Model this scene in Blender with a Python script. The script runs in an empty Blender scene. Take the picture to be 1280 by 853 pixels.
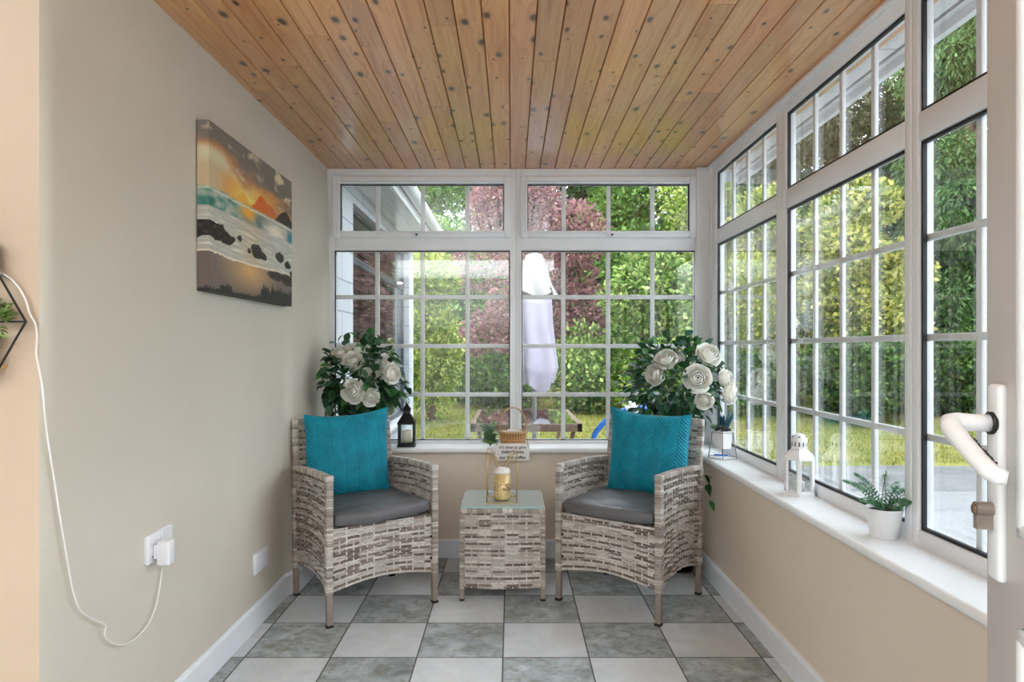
import bpy, bmesh, math, random
import numpy as np
from mathutils import Vector, Matrix, Euler, noise as mnoise
PI = math.pi
C = bpy.context.scene.collection
F = 853.33                      # focal length in pixels of the 1280 px wide frame
VX, VY, EYE = 639.0, 436.0, 1.16
R = random.Random(7)

def at(px, py, d):
    return Vector(((px - VX) / F * d, d, EYE - (py - VY) / F * d))

# ------------------------------------------------------------------ mesh builder
class MB:
    def __init__(self):
        self.v = []; self.f = []; self.m = []; self.s = []; self.c = []
    def add(self, vs, fs, m=0, s=False, c=None):
        b = len(self.v)
        self.v.extend(tuple(p) for p in vs)
        self.f.extend(tuple(i + b for i in f) for f in fs)
        self.m.extend([m] * len(fs)); self.s.extend([s] * len(fs))
        if c is None: c = (1, 1, 1)
        if isinstance(c, list): self.c.extend(c)
        else: self.c.extend([c] * len(vs))
        return self
    def box(self, lo, hi, bev=0.0, m=0, M=None, seg=2, c=None):
        lo = Vector(lo); hi = Vector(hi)
        bm = bmesh.new()
        bmesh.ops.create_cube(bm, size=1.0)
        for v in bm.verts:
            v.co = Vector((lo[i] + (v.co[i] + .5) * (hi[i] - lo[i]) for i in range(3)))
        if bev > 0:
            bev = min(bev, .49 * min(abs(hi[i] - lo[i]) for i in range(3)))
            bmesh.ops.bevel(bm, geom=bm.edges[:], offset=bev, segments=seg, profile=.5, affect='EDGES')
        bm.verts.index_update()
        vs = [(M @ v.co if M else v.co.copy()) for v in bm.verts]
        fs = [[v.index for v in f.verts] for f in bm.faces]
        bm.free()
        return self.add(vs, fs, m, bev > 0 and seg > 1, c)
    def tube(self, pts, r, n=8, closed=False, m=0, caps=True, s=True, c=None):
        pts = [Vector(p) for p in pts]; N = len(pts)
        rs = r if isinstance(r, (list, tuple)) else [r] * N
        tang = []
        for i in range(N):
            if closed: t = pts[(i + 1) % N] - pts[i - 1]
            else: t = pts[min(i + 1, N - 1)] - pts[max(i - 1, 0)]
            tang.append(t.normalized() if t.length > 1e-9 else Vector((0, 0, 1)))
        up = Vector((0, 0, 1)) if abs(tang[0].z) < .9 else Vector((1, 0, 0))
        nrm = (up - tang[0] * up.dot(tang[0])).normalized()
        vs = []
        for i in range(N):
            nrm = nrm - tang[i] * nrm.dot(tang[i])
            nrm = nrm.normalized() if nrm.length > 1e-9 else tang[i].orthogonal().normalized()
            bi = tang[i].cross(nrm)
            for k in range(n):
                a = 2 * PI * (k + .5) / n
                vs.append(pts[i] + (nrm * math.cos(a) + bi * math.sin(a)) * rs[i])
        fs = []
        for i in range(N if closed else N - 1):
            j = (i + 1) % N
            for k in range(n):
                k2 = (k + 1) % n
                fs.append((i * n + k, i * n + k2, j * n + k2, j * n + k))
        if caps and not closed:
            fs.append(tuple(reversed(range(n)))); fs.append(tuple((N - 1) * n + k for k in range(n)))
        return self.add(vs, fs, m, s, c)
    def bar(self, a, b, w, h, m=0, up=(0, 0, 1), c=None, bev=0.0):
        a = Vector(a); b = Vector(b); t = (b - a); L = t.length; t.normalize()
        up = Vector(up); x = up.cross(t)
        if x.length < 1e-6: x = Vector((1, 0, 0)).cross(t)
        x.normalize(); z = t.cross(x)
        M = Matrix(((x.x, t.x, z.x, a.x), (x.y, t.y, z.y, a.y), (x.z, t.z, z.z, a.z), (0, 0, 0, 1)))
        return self.box((-w / 2, 0, -h / 2), (w / 2, L, h / 2), bev, m, M, c=c)
    def lathe(self, prof, n=32, o=(0, 0, 0), m=0, s=True, phase=0.0, c=None, caps=True):
        vs = []; fs = []
        for r, z in prof:
            for k in range(n):
                a = 2 * PI * k / n + phase
                vs.append((o[0] + r * math.cos(a), o[1] + r * math.sin(a), o[2] + z))
        for i in range(len(prof) - 1):
            for k in range(n):
                k2 = (k + 1) % n
                fs.append((i * n + k, i * n + k2, (i + 1) * n + k2, (i + 1) * n + k))
        if caps:
            if prof[0][0] > 1e-5: fs.append(tuple(reversed(range(n))))
            if prof[-1][0] > 1e-5: fs.append(tuple((len(prof) - 1) * n + k for k in range(n)))
        return self.add(vs, fs, m, s, c)
    def grid(self, fn, nu, nv, m=0, s=True, cf=None, wrap=False):
        vs = []; cs = []
        for j in range(nv + 1):
            for i in range(nu + (0 if wrap else 1)):
                vs.append(fn(i / nu, j / nv))
                if cf: cs.append(cf(i / nu, j / nv))
        w = nu if wrap else nu + 1
        fs = []
        for j in range(nv):
            for i in range(nu):
                i2 = (i + 1) % w
                fs.append((j * w + i, j * w + i2, (j + 1) * w + i2, (j + 1) * w + i))
        return self.add(vs, fs, m, s, cs if cf else None)
    def prism(self, poly, axis, a0, a1, m=0, s=False):
        """extrude a 2-D polygon along axis 0/1/2; poly in the two other axes (in order)"""
        n = len(poly); vs = []
        for a in (a0, a1):
            for p in poly:
                q = [p[0], p[1]]; q.insert(axis, a); vs.append(q)
        fs = [tuple(range(n)), tuple(reversed(range(n, 2 * n)))]
        for k in range(n):
            k2 = (k + 1) % n
            fs.append((k, k + n, k2 + n, k2))
        return self.add(vs, fs, m, s)
    def build(self, name, mats, parent=None, loc=None, color=False, fix=True):
        me = bpy.data.meshes.new(name)
        me.from_pydata(self.v, [], self.f)
        mats = mats if isinstance(mats, (list, tuple)) else [mats]
        for mm in mats: me.materials.append(mm)
        me.polygons.foreach_set('material_index', self.m)
        me.polygons.foreach_set('use_smooth', self.s)
        if color:
            at_ = me.color_attributes.new('Col', 'FLOAT_COLOR', 'POINT')
            arr = np.ones((len(self.v), 4), dtype=np.float32)
            arr[:, :3] = np.array(self.c, dtype=np.float32)
            at_.data.foreach_set('color', arr.ravel())
        if fix:
            bm = bmesh.new(); bm.from_mesh(me)
            bmesh.ops.recalc_face_normals(bm, faces=bm.faces[:])
            bm.to_mesh(me); bm.free()
        me.update()
        o = bpy.data.objects.new(name, me); C.objects.link(o)
        if parent: o.parent = parent
        if loc is not None: o.location = loc
        return o

def thing(name, label, cat, loc=(0, 0, 0), rotz=0.0, group=None):
    o = bpy.data.objects.new(name, None); C.objects.link(o)
    o.empty_display_size = .1
    o.location = loc; o.rotation_euler = (0, 0, rotz)
    o['label'] = label; o['category'] = cat
    if group: o['group'] = group
    return o
def tag(o, label, cat, group=None, kind=None):
    o['label'] = label; o['category'] = cat
    if group: o['group'] = group
    if kind: o['kind'] = kind
    return o
def struct(o):
    o['kind'] = 'structure'; return o

# ------------------------------------------------------------------ materials
def s2l(c):
    return tuple((x / 12.92 if x <= .04045 else ((x + .055) / 1.055) ** 2.4) for x in (y / 255 for y in c))
class NT:
    def __init__(self, name):
        self.mat = bpy.data.materials.new(name); self.mat.use_nodes = True
        self.t = self.mat.node_tree; self.t.nodes.clear()
        self.out = self.t.nodes.new('ShaderNodeOutputMaterial')
    def n(self, typ, inp=None, **kw):
        nd = self.t.nodes.new('ShaderNode' + typ)
        for k, v in kw.items(): setattr(nd, k, v)
        for k, v in (inp or {}).items(): self.set(nd.inputs[k], v)
        return nd
    def set(self, sock, v):
        if isinstance(v, bpy.types.NodeSocket): self.t.links.new(v, sock)
        elif isinstance(v, bpy.types.Node): self.t.links.new(v.outputs[0], sock)
        else:
            if isinstance(v, (tuple, list)) and sock.type == 'RGBA' and len(v) == 3: v = (*v, 1)
            sock.default_value = v
    def math(self, op, a, b=None, c=None, clamp=False):
        nd = self.t.nodes.new('ShaderNodeMath'); nd.operation = op; nd.use_clamp = clamp
        for i, x in enumerate((a, b, c)):
            if x is not None: self.set(nd.inputs[i], x)
        return nd.outputs[0]
    def mix(self, f, a, b, mode='MIX'):
        nd = self.t.nodes.new('ShaderNodeMix'); nd.data_type = 'RGBA'; nd.blend_type = mode
        self.set(nd.inputs[0], f); self.set(nd.inputs[6], a); self.set(nd.inputs[7], b)
        return nd.outputs[2]
    def ramp(self, f, stops):
        nd = self.t.nodes.new('ShaderNodeValToRGB'); e = nd.color_ramp.elements
        while len(e) < len(stops): e.new(.5)
        for el, (p, col) in zip(e, stops):
            el.position = p; el.color = (*col, 1) if len(col) == 3 else col
        self.set(nd.inputs[0], f); return nd.outputs[0]
    def noise(self, vec, scale, detail=3, rough=.55, dist=0.0, out=0):
        nd = self.n('TexNoise', {'Scale': scale, 'Detail': detail, 'Roughness': rough, 'Distortion': dist})
        if vec is not None: self.set(nd.inputs['Vector'], vec)
        return nd.outputs[out]
    def pos(self): return self.n('NewGeometry').outputs['Position']
    def obj(self): return self.n('TexCoord').outputs['Object']
    def mapv(self, vec, scale=(1, 1, 1), loc=(0, 0, 0)):
        nd = self.n('Mapping', {'Scale': scale, 'Location': loc}); self.set(nd.inputs['Vector'], vec)
        return nd.outputs[0]
    def xyz(self, vec):
        nd = self.n('SeparateXYZ'); self.set(nd.inputs[0], vec); return nd.outputs
    def comb(self, x, y, z=0.0):
        nd = self.n('CombineXYZ'); self.set(nd.inputs[0], x); self.set(nd.inputs[1], y); self.set(nd.inputs[2], z)
        return nd.outputs[0]
    def bump(self, h, strength=.3, dist=.01):
        nd = self.n('Bump', {'Strength': strength, 'Distance': dist}); self.set(nd.inputs['Height'], h)
        return nd.outputs[0]
    def bsdf(self, **kw):
        nd = self.t.nodes.new('ShaderNodeBsdfPrincipled')
        for k, v in kw.items(): self.set(nd.inputs[k.replace('_', ' ')], v)
        self.t.links.new(nd.outputs[0], self.out.inputs[0]); return nd

def plain(name, rgb, rough=.5, var=.06, vscale=12, bump=0.0, bscale=60, metal=0.0, spec=.5, **kw):
    """a procedural surface: one colour with slight noise variation, optional bump"""
    N = NT(name); c = s2l(rgb); p = N.obj()
    f = N.noise(p, vscale, 4)
    lo = tuple(x * (1 - var) for x in c); hi = tuple(min(1, x * (1 + var)) for x in c)
    col = N.ramp(f, [(.3, lo), (.7, hi)])
    a = dict(Base_Color=col, Roughness=rough, Metallic=metal, Specular_IOR_Level=spec)
    if bump: a['Normal'] = N.bump(N.noise(p, bscale, 4), bump, .003)
    for k, v in kw.items(): a[k] = v
    N.bsdf(**a); return N.mat

M = {}
M['upvc'] = plain('white_upvc', (238, 240, 243), .32, .02, 5)
M['upvc_door'] = plain('aged_white_door', (206, 200, 198), .35, .03, 8)
M['white_paint'] = plain('white_gloss_paint', (236, 240, 247), .35, .02, 6, .06, 40)
M['sill'] = plain('white_sill', (245, 246, 248), .3, .02, 6)
M['rubber'] = plain('black_gasket', (22, 22, 24), .5)
M['plastic'] = plain('white_plastic', (232, 232, 238), .3, .02)
M['cord'] = plain('white_cord', (232, 226, 222), .45, .03)
M['black_metal'] = plain('black_metal', (22, 22, 24), .45, .1)
M['dark_slot'] = plain('dark_slot', (50, 46, 52), .6)
M['gold'] = plain('brushed_gold_wire', (206, 172, 98), .3, .08, 20, metal=.75)
M['bronze'] = plain('thin_bronze_wire', (150, 122, 98), .38, .08, 20, metal=.6)
M['nickel'] = plain('worn_nickel', (168, 156, 146), .35, .1, 30, metal=.6)
M['steel'] = plain('grey_steel', (150, 150, 152), .35, .05, metal=.7)
M['leg_metal'] = plain('taupe_leg_metal', (142, 128, 118), .45, .08)
M['ceramic'] = plain('white_ceramic', (236, 236, 238), .3, .03)
M['black_pot'] = plain('black_pot', (24, 24, 25), .45, .1)
M['soil'] = plain('dark_soil', (60, 46, 38), .95, .3, 60, .6, 120)
M['wax'] = plain('cream_wax', (238, 226, 196), .5, .04, 20, Subsurface_Weight=.15)
M['wax_white'] = plain('white_wax', (244, 236, 232), .5, .04, 20, Subsurface_Weight=.15)
M['wood_pale'] = plain('pale_wood', (205, 165, 105), .5, .15, 30)
M['sign'] = plain('whitewashed_board', (240, 235, 232), .6, .04, 15)
M['ink'] = plain('dark_ink', (62, 58, 66), .7)
M['stone'] = plain('white_house_block', (190, 192, 196), .8, .03, 6, .1, 40)
M['dark_ledge'] = plain('dark_slate_ledge', (92, 90, 92), .6, .15, 20, .2)
M['soffit'] = plain('pale_soffit', (222, 224, 226), .5, .02)
M['gutter'] = plain('white_gutter', (226, 228, 230), .35, .02)
M['grey_frame'] = plain('grey_window_frame', (78, 82, 90), .4, .04)
M['blind'] = plain('taupe_blind', (92, 90, 88), .6, .08)
M['dark_in'] = plain('dark_interior', (60, 56, 54), .8)
M['hose'] = plain('blue_hose', (28, 104, 192), .35, .05)
M['bark'] = plain('tree_bark', (104, 82, 66), .9, .25, 25, .6, 40)
M['parasol'] = plain('white_parasol_cloth', (152, 150, 148), .8, .03, 8)
M['parasol_lilac'] = plain('lilac_parasol_cloth', (150, 144, 160), .8, .05, 6)
M['rattan_dark'] = plain('brown_rattan', (112, 88, 74), .6, .2, 60, .3)
M['petal'] = plain('cream_petal', (250, 248, 240), .6, .03, 30, Subsurface_Weight=.08)
M['stem'] = plain('green_stem', (84, 96, 50), .6, .15, 30)
M['fabric_label'] = plain('fabric_grey', (100, 98, 100), .6)

def wall_mat(name, rgb):
    N = NT(name); p = N.pos(); c = s2l(rgb)
    f = N.noise(p, 1.6, 5, .6)
    col = N.ramp(f, [(.3, tuple(x * .955 for x in c)), (.7, tuple(min(1, x * 1.03) for x in c))])
    h = N.math('ADD', N.math('MULTIPLY', N.noise(p, 5, 3), 1.2), N.math('MULTIPLY', N.noise(p, 140, 3), .12))
    N.bsdf(Base_Color=col, Roughness=.62, Normal=N.bump(h, .28, .012)); return N.mat
M['wall'] = wall_mat('cream_plaster_paint', (210, 202, 188))
M['wall_tan'] = wall_mat('tan_plaster_paint', (226, 211, 195))
M['wall_warm_lit'] = wall_mat('warm_lit_plaster', (198, 176, 154))  # the tint of warm lamp light is put into this base colour
M['lounge_wall'] = wall_mat('greige_plaster_paint', (150, 148, 145))
M['plaster_white'] = wall_mat('white_plaster_paint', (236, 234, 230))

def glass(name, tint=(1, 1, 1), k=1.5, rough=0.0):
    N = NT(name)
    g = N.n('NewGeometry'); d = N.n('VectorMath', operation='DOT_PRODUCT')
    N.set(d.inputs[0], g.outputs['Normal']); N.set(d.inputs[1], g.outputs['Incoming'])
    cs = N.math('ABSOLUTE', d.outputs['Value'])
    fr = N.math('MULTIPLY_ADD', N.math('POWER', N.math('SUBTRACT', 1.0, cs, clamp=True), 5.0), .96, .04)
    fac = N.math('MULTIPLY', fr, k, clamp=True)
    tr = N.n('BsdfTransparent', {'Color': tint}); gl = N.n('BsdfGlossy', {'Color': (1, 1, 1), 'Roughness': rough})
    mx = N.n('MixShader', {0: fac, 1: tr, 2: gl})
    N.t.links.new(mx.outputs[0], N.out.inputs[0]); return N.mat
M['glass'] = glass('window_glass', (.97, .985, .98), 1.5)
M['glass_thin'] = glass('lantern_glass', (.95, .97, .97), 1.2)
N = NT('pale_table_glass'); b_ = N.n('BsdfPrincipled', {'Base Color': (*s2l((226, 234, 234)), 1), 'Roughness': .06, 'Specular IOR Level': 1.0}); tr_ = N.n('BsdfTransparent', {'Color': (.94, .97, .96, 1)})
mx_ = N.n('MixShader', {0: .55, 1: tr_.outputs[0], 2: b_.outputs[0]}); N.t.links.new(mx_.outputs[0], N.out.inputs[0]); M['glass_top'] = N.mat
M['glass_edge'] = plain('teal_glass_edge', (150, 205, 198), .15, .03)

def floor_mat():
    N = NT('checkered_stone_tiles'); p = N.pos(); x, y, z = N.xyz(p)
    T = .3235
    u = N.math('DIVIDE', N.math('ADD', x, .031), T); v = N.math('DIVIDE', N.math('SUBTRACT', y, 2.886), T)
    iu = N.math('FLOOR', u); iv = N.math('FLOOR', v)
    par = N.math('MODULO', N.math('ADD', N.math('ADD', iu, iv), 200), 2)
    rnd = N.n('TexWhiteNoise', noise_dimensions='2D'); N.set(rnd.inputs['Vector'], N.comb(iu, iv))
    off = N.n('VectorMath', operation='MULTIPLY_ADD'); N.set(off.inputs[0], rnd.outputs['Color']); off.inputs[1].default_value = (9, 9, 9); N.set(off.inputs[2], p)
    q = off.outputs[0]
    n1 = N.noise(q, 9, 7, .68, .8); n2 = N.noise(q, 22, 5, .6, .4); n3 = N.noise(q, 4, 3)
    dark = N.ramp(n1, [(.30, s2l((108, 114, 118))), (.44, s2l((148, 155, 158))), (.56, s2l((170, 177, 180))), (.70, s2l((196, 204, 207)))])
    dark = N.mix(N.math('MULTIPLY', N.ramp(n2, [(.48, (0, 0, 0)), (.64, (1, 1, 1))]), .7), dark, s2l((120, 120, 104)))
    light = N.ramp(n1, [(.3, s2l((194, 198, 202))), (.7, s2l((216, 220, 224)))])
    light = N.mix(N.math('MULTIPLY', N.ramp(n3, [(.45, (0, 0, 0)), (.7, (1, 1, 1))]), .5), light, s2l((202, 198, 194)))
    col = N.mix(par, dark, light)
    col = N.mix(N.math('MULTIPLY', rnd.outputs['Value'], .12), col, (.25, .24, .23))
    fu = N.math('ABSOLUTE', N.math('SUBTRACT', N.math('FRACT', u), .5)); fv = N.math('ABSOLUTE', N.math('SUBTRACT', N.math('FRACT', v), .5))
    mx = N.math('MAXIMUM', fu, fv)
    g = N.math('GREATER_THAN', mx, .4915)
    col = N.mix(g, col, s2l((88, 84, 78)))
    h = N.math('SUBTRACT', N.math('MULTIPLY', n2, .15), g)
    N.bsdf(Base_Color=col, Roughness=N.math('ADD', N.math('MULTIPLY', n2, .2), N.math('ADD', .32, N.math('MULTIPLY', g, .3))), Normal=N.bump(h, .25, .003))
    return N.mat
M['floor'] = floor_mat()

def pine_mat():
    N = NT('varnished_knotty_pine'); p = N.pos()
    a = N.n('Attribute', attribute_name='Col'); ac = N.xyz(a.outputs['Color'])
    x, y, z = N.xyz(p)
    yo = N.math('ADD', y, N.math('MULTIPLY', ac[0], 37.0)); xo = N.math('ADD', x, N.math('MULTIPLY', ac[1], 11.0))
    # knots
    vo = N.n('TexVoronoi', {'Scale': 1.0, 'Randomness': 1.0}, voronoi_dimensions='2D', feature='F1')
    wob = N.math('MULTIPLY', N.math('SUBTRACT', N.noise(N.comb(xo, yo), 30, 2), .5), .12)
    N.set(vo.inputs['Vector'], N.comb(N.math('ADD', N.math('MULTIPLY', xo, 13.0), wob), N.math('MULTIPLY', yo, 7.0)))
    vr = N.xyz(vo.outputs['Color'])
    on = N.math('GREATER_THAN', vr[0], .46)
    size = N.math('ADD', .35, N.math('MULTIPLY', N.math('POWER', vr[1], 2.0), 1.1))
    kd = N.math('DIVIDE', vo.outputs['Distance'], size)
    knot = N.math('MULTIPLY', on, N.ramp(kd, [(.06, (.95, .95, .95)), (.11, (.7, .7, .7)), (.14, (.22, .22, .22)), (.24, (0, 0, 0))]))
    # grain bends around the knots
    gx = N.math('ADD', N.math('MULTIPLY', xo, 55.0), N.math('MULTIPLY', N.ramp(kd, [(0, (1, 1, 1)), (.7, (0, 0, 0))]), N.math('MULTIPLY', on, 1.6)))
    gr = N.noise(N.comb(gx, N.math('MULTIPLY', yo, 1.6)), 1.0, 5, .6, .6)
    fine = N.noise(N.comb(N.math('MULTIPLY', xo, 300.0), N.math('MULTIPLY', yo, 6.0)), 1.0, 2)
    base = N.ramp(gr, [(.25, s2l((184, 118, 66))), (.48, s2l((214, 154, 98))), (.6, s2l((223, 166, 108))), (.8, s2l((196, 130, 76)))])
    tone = N.math('ADD', .80, N.math('MULTIPLY', ac[2], .32))
    tn = N.comb(tone, N.math('MULTIPLY', tone, N.math('ADD', .93, N.math('MULTIPLY', ac[0], .12))), N.math('MULTIPLY', tone, N.math('ADD', .88, N.math('MULTIPLY', ac[1], .25))))
    base = N.mix(1.0, base, tn, 'MULTIPLY')
    base = N.mix(N.math('MULTIPLY', fine, .18), base, s2l((110, 56, 22)))
    col = N.mix(knot, base, s2l((46, 26, 14)))
    h = N.math('MULTIPLY', N.noise(N.comb(N.math('MULTIPLY', xo, 30.0), N.math('MULTIPLY', yo, 3.0)), 1.0, 3), .5)
    N.bsdf(Base_Color=col, Roughness=.3, Specular_IOR_Level=.6, Coat_Weight=.55, Coat_Roughness=.16, Normal=N.bump(h, .12, .004))
    return N.mat
M['pine'] = pine_mat()

def attr_mat(name, rough=.5, bump=0.0, bscale=150, spec=.5, var=.0):
    N = NT(name); a = N.n('Attribute', attribute_name='Col').outputs['Color']; p = N.obj()
    col = a
    if var: col = N.mix(1.0, a, N.ramp(N.noise(p, 90, 3), [(.25, (1 - var,) * 3), (.75, (1 + var * .5,) * 3)]), 'MULTIPLY')
    kw = dict(Base_Color=col, Roughness=rough, Specular_IOR_Level=spec)
    if bump: kw['Normal'] = N.bump(N.noise(p, bscale, 2), bump, .002)
    N.bsdf(**kw); return N.mat
M['wicker'] = attr_mat('flat_weave_rattan', .48, .25, 220, .5, .18)
M['paint'] = attr_mat('printed_canvas', .5, .15, 400, .3)

def teal_mat():
    N = NT('teal_velvet'); p = N.obj()
    col = N.ramp(N.noise(p, 14, 4), [(.3, s2l((0, 118, 142))), (.7, s2l((0, 146, 170)))])
    N.bsdf(Base_Color=col, Roughness=.6, Specular_IOR_Level=.35, Sheen_Weight=.35, Sheen_Roughness=.4, Sheen_Tint=(.35, .85, .95, 1), Normal=N.bump(N.noise(p, 400, 2), .15, .001))
    return N.mat
M['teal'] = teal_mat()
def seat_mat():
    N = NT('charcoal_seat_cloth'); p = N.obj()
    col = N.ramp(N.noise(p, 9, 4), [(.3, s2l((84, 83, 86))), (.7, s2l((104, 103, 106)))])
    w = N.noise(N.mapv(p, (3, 9, 3)), 1.2, 3, .5, 1.2)
    N.bsdf(Base_Color=col, Roughness=.45, Specular_IOR_Level=.55, Normal=N.bump(N.math('ADD', w, N.math('MULTIPLY', N.noise(p, 500, 2), .03)), .45, .02))
    return N.mat
M['seat'] = seat_mat()

def leaf_mat(name, cols, trans=.35, rough=.5, spec=.4, mul=1.0):
    N = NT(name)
    r = N.n('NewGeometry').outputs['Random Per Island']
    n = len(cols)
    col = N.ramp(r, [((i + .5) / n, tuple(x * mul for x in s2l(c))) for i, c in enumerate(cols)])
    b = N.n('BsdfPrincipled', {'Base Color': col, 'Roughness': rough, 'Specular IOR Level': spec})
    t = N.n('BsdfTranslucent', {'Color': col})
    mx = N.n('MixShader', {0: trans, 1: b.outputs[0], 2: t.outputs[0]})
    N.t.links.new(mx.outputs[0], N.out.inputs[0]); return N.mat
# ================================================================== ROOM SHELL
ZC = 2.2                     # ceiling height
YW = 3.94                    # inner plane of the end windows
XR = 1.135                   # inner plane of the long windows
XL = -1.065                  # left wall
YE = 1.549                   # where the left wall ends in an outside corner

def sstep(a, b, t):
    t = max(0, min(1, (t - a) / (b - a))); return t * t * (3 - 2 * t)
def wall_x(y, z):            # the plaster steps out low down towards the far corner
    return XL + .032 * sstep(3.19, 3.30, y) * (1 - .9 * max(0, min(1, z / ZC))) + .004 * math.sin(z * 3.1 + y * 2.3)

b = MB()
ys = [YE + .006] + [YE + .02 + i * (4.05 - YE - .02) / 90 for i in range(91)]
zs = [i * (ZC + .05) / 40 for i in range(41)]
vs = []; 
for z in zs:
    for y in ys: vs.append((wall_x(y, z) if y > YE + .01 else XL - .006, y if y > YE + .01 else YE, z))
n = len(ys); fs = [(j * n + i, j * n + i + 1, (j + 1) * n + i + 1, (j + 1) * n + i) for j in range(len(zs) - 1) for i in range(n - 1)]
b.add(vs, fs, 0, True)
b.box((-1.30, YE + .004, 0), (XL - .012, 4.05, ZC + .05))
wl = struct(b.build('wall_left', M['wall'], fix=False))

b = MB(); b.box((-3.0, YE, 0), (XL - .006, YE + .14, ZC + .05)); struct(b.build('wall_alcove', M['wall_warm_lit']))
b = MB(); b.box((-1.10, 3.795, -.15), (1.2, 4.02, .584)); struct(b.build('wall_back', M['wall_tan']))
b = MB(); b.box((1.0, .06, -.15), (1.2, 3.795, .584)); struct(b.build('wall_right', M['wall_tan']))
# the room behind the camera, closed so that only windows, lamps and the added fill reach the porch
b = MB(); b.box((-3.0, -3.3, 0), (2.4, -3.15, 2.35)); struct(b.build('wall_rear', M['lounge_wall']))
b = MB(); b.box((-3.15, -3.3, 0), (-3.0, YE + .14, 2.35)); struct(b.build('wall_side', M['lounge_wall']))
b = MB(); b.box((2.4, -3.3, 0), (2.55, .06, 2.35)); struct(b.build('wall_far_side', M['lounge_wall']))
b = MB(); b.box((.50, -.06, 0), (2.4, .06, ZC + .05)); struct(b.build('wall_partition', M['plaster_white']))

b = MB(); b.box((-3.15, -3.3, -.12), (2.55, 4.0, 0)); struct(b.build('floor', M['floor']))

# ceiling: tongue and groove pine boards running away from the camera
b = MB(); W = .0857; rr = random.Random(3)
x = .080 - 14 * W
while x < 1.20:
    y = -.1 - rr.random()
    while y < 3.96:
        L = rr.choice([1.2, 1.9, 2.6, 3.4]); y1 = min(y + L, 3.965)
        if 3.965 - y1 < .25: y1 = 3.965
        c = (rr.random(), rr.random(), rr.random())
        x0, x1 = x + .001, x + W - .001
        if x1 > -1.08 and y1 > -.05:
            ya = max(y, -.06)
            p = [(x0 + .0028, ZC), (x1 - .0028, ZC), (x1, ZC + .004), (x1, ZC + .018), (x0, ZC + .018), (x0, ZC + .004)]
            k = len(b.v); b.prism([(q[0], q[1]) for q in p], 1, ya + .0008, y1 - .0008)
            for i in range(k, len(b.v)): b.c[i] = c
        y = y1
    x += W
struct(b.build('ceiling', [M['pine']], color=True))
b = MB(); b.box((-1.3, -.06, ZC + .018), (1.2, 4.0, ZC + .05)); struct(b.build('ceiling_backing', M['dark_in']))
b = MB(); b.box((-3.0, -3.3, 2.3), (2.4, -.06, 2.4)); b.box((-3.0, -.06, 2.205), (-1.3, YE + .14, 2.4)); b.box((-1.3, -.06, 2.205), (XL - .03, YE, 2.25))
b.box((-3.0, -.10, 2.2), (2.4, -.06, 2.4)); struct(b.build('ceiling_lounge', M['plaster_white']))

# skirting boards
def skirting(name, pts, h=.103):
    b = MB(); prof = [(0, 0), (.016, 0), (.016, h - .012), (.009, h), (0, h)]
    n = len(prof); vs = []
    for (px, py, nx, ny) in pts:
        for o, z in prof: vs.append((px + nx * o, py + ny * o, z))
    fs = [(i * n + k, i * n + (k + 1) % n, (i + 1) * n + (k + 1) % n, (i + 1) * n + k) for i in range(len(pts) - 1) for k in range(n)]
    fs += [tuple(range(n)), tuple((len(pts) - 1) * n + k for k in range(n))]
    b.add(vs, fs); struct(b.build(name, M['white_paint']))
skirting('baseboard_left', [(wall_x(y, .05) - .003, y, 1, 0) for y in [YE, 2.0, 2.6, 3.0, 3.18, 3.21, 3.24, 3.27, 3.31, 3.5, 3.795]])
skirting('baseboard_back', [(-1.06, 3.796, 0, -1), (1.0, 3.796, 0, -1)])
skirting('baseboard_right', [(1.001, .06, -1, 0), (1.001, 3.795, -1, 0)])

# windowsills with a rounded nosing
def nosed(d0, d1, z0, z1):
    r = (z1 - z0) / 2; p = []
    for k in range(9):
        a = PI / 2 + PI * k / 8; p.append((d0 + r * .8 + r * .8 * math.cos(a), (z0 + z1) / 2 + r * math.sin(a)))
    return p + [(d1, z0), (d1, z1)]
b = MB(); b.prism(nosed(3.757, YW + .01, .583, .611), 0, -1.06, 1.0); o = struct(b.build('trim_1', M['sill']))
b = MB()
p = nosed(.975, XR + .01, .5835, .6115)
n = len(p); vs = [(q[0], .07, q[1]) for q in p] + [(q[0], 3.775, q[1]) for q in p]
b.add(vs, [tuple(range(n)), tuple(range(n, 2 * n))] + [(k, (k + 1) % n, n + (k + 1) % n, n + k) for k in range(n)], 0, False)
b.box((.99, 3.76, .5835), (XR + .01, YW + .01, .6115)); struct(b.build('trim_2', M['sill']))

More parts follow.
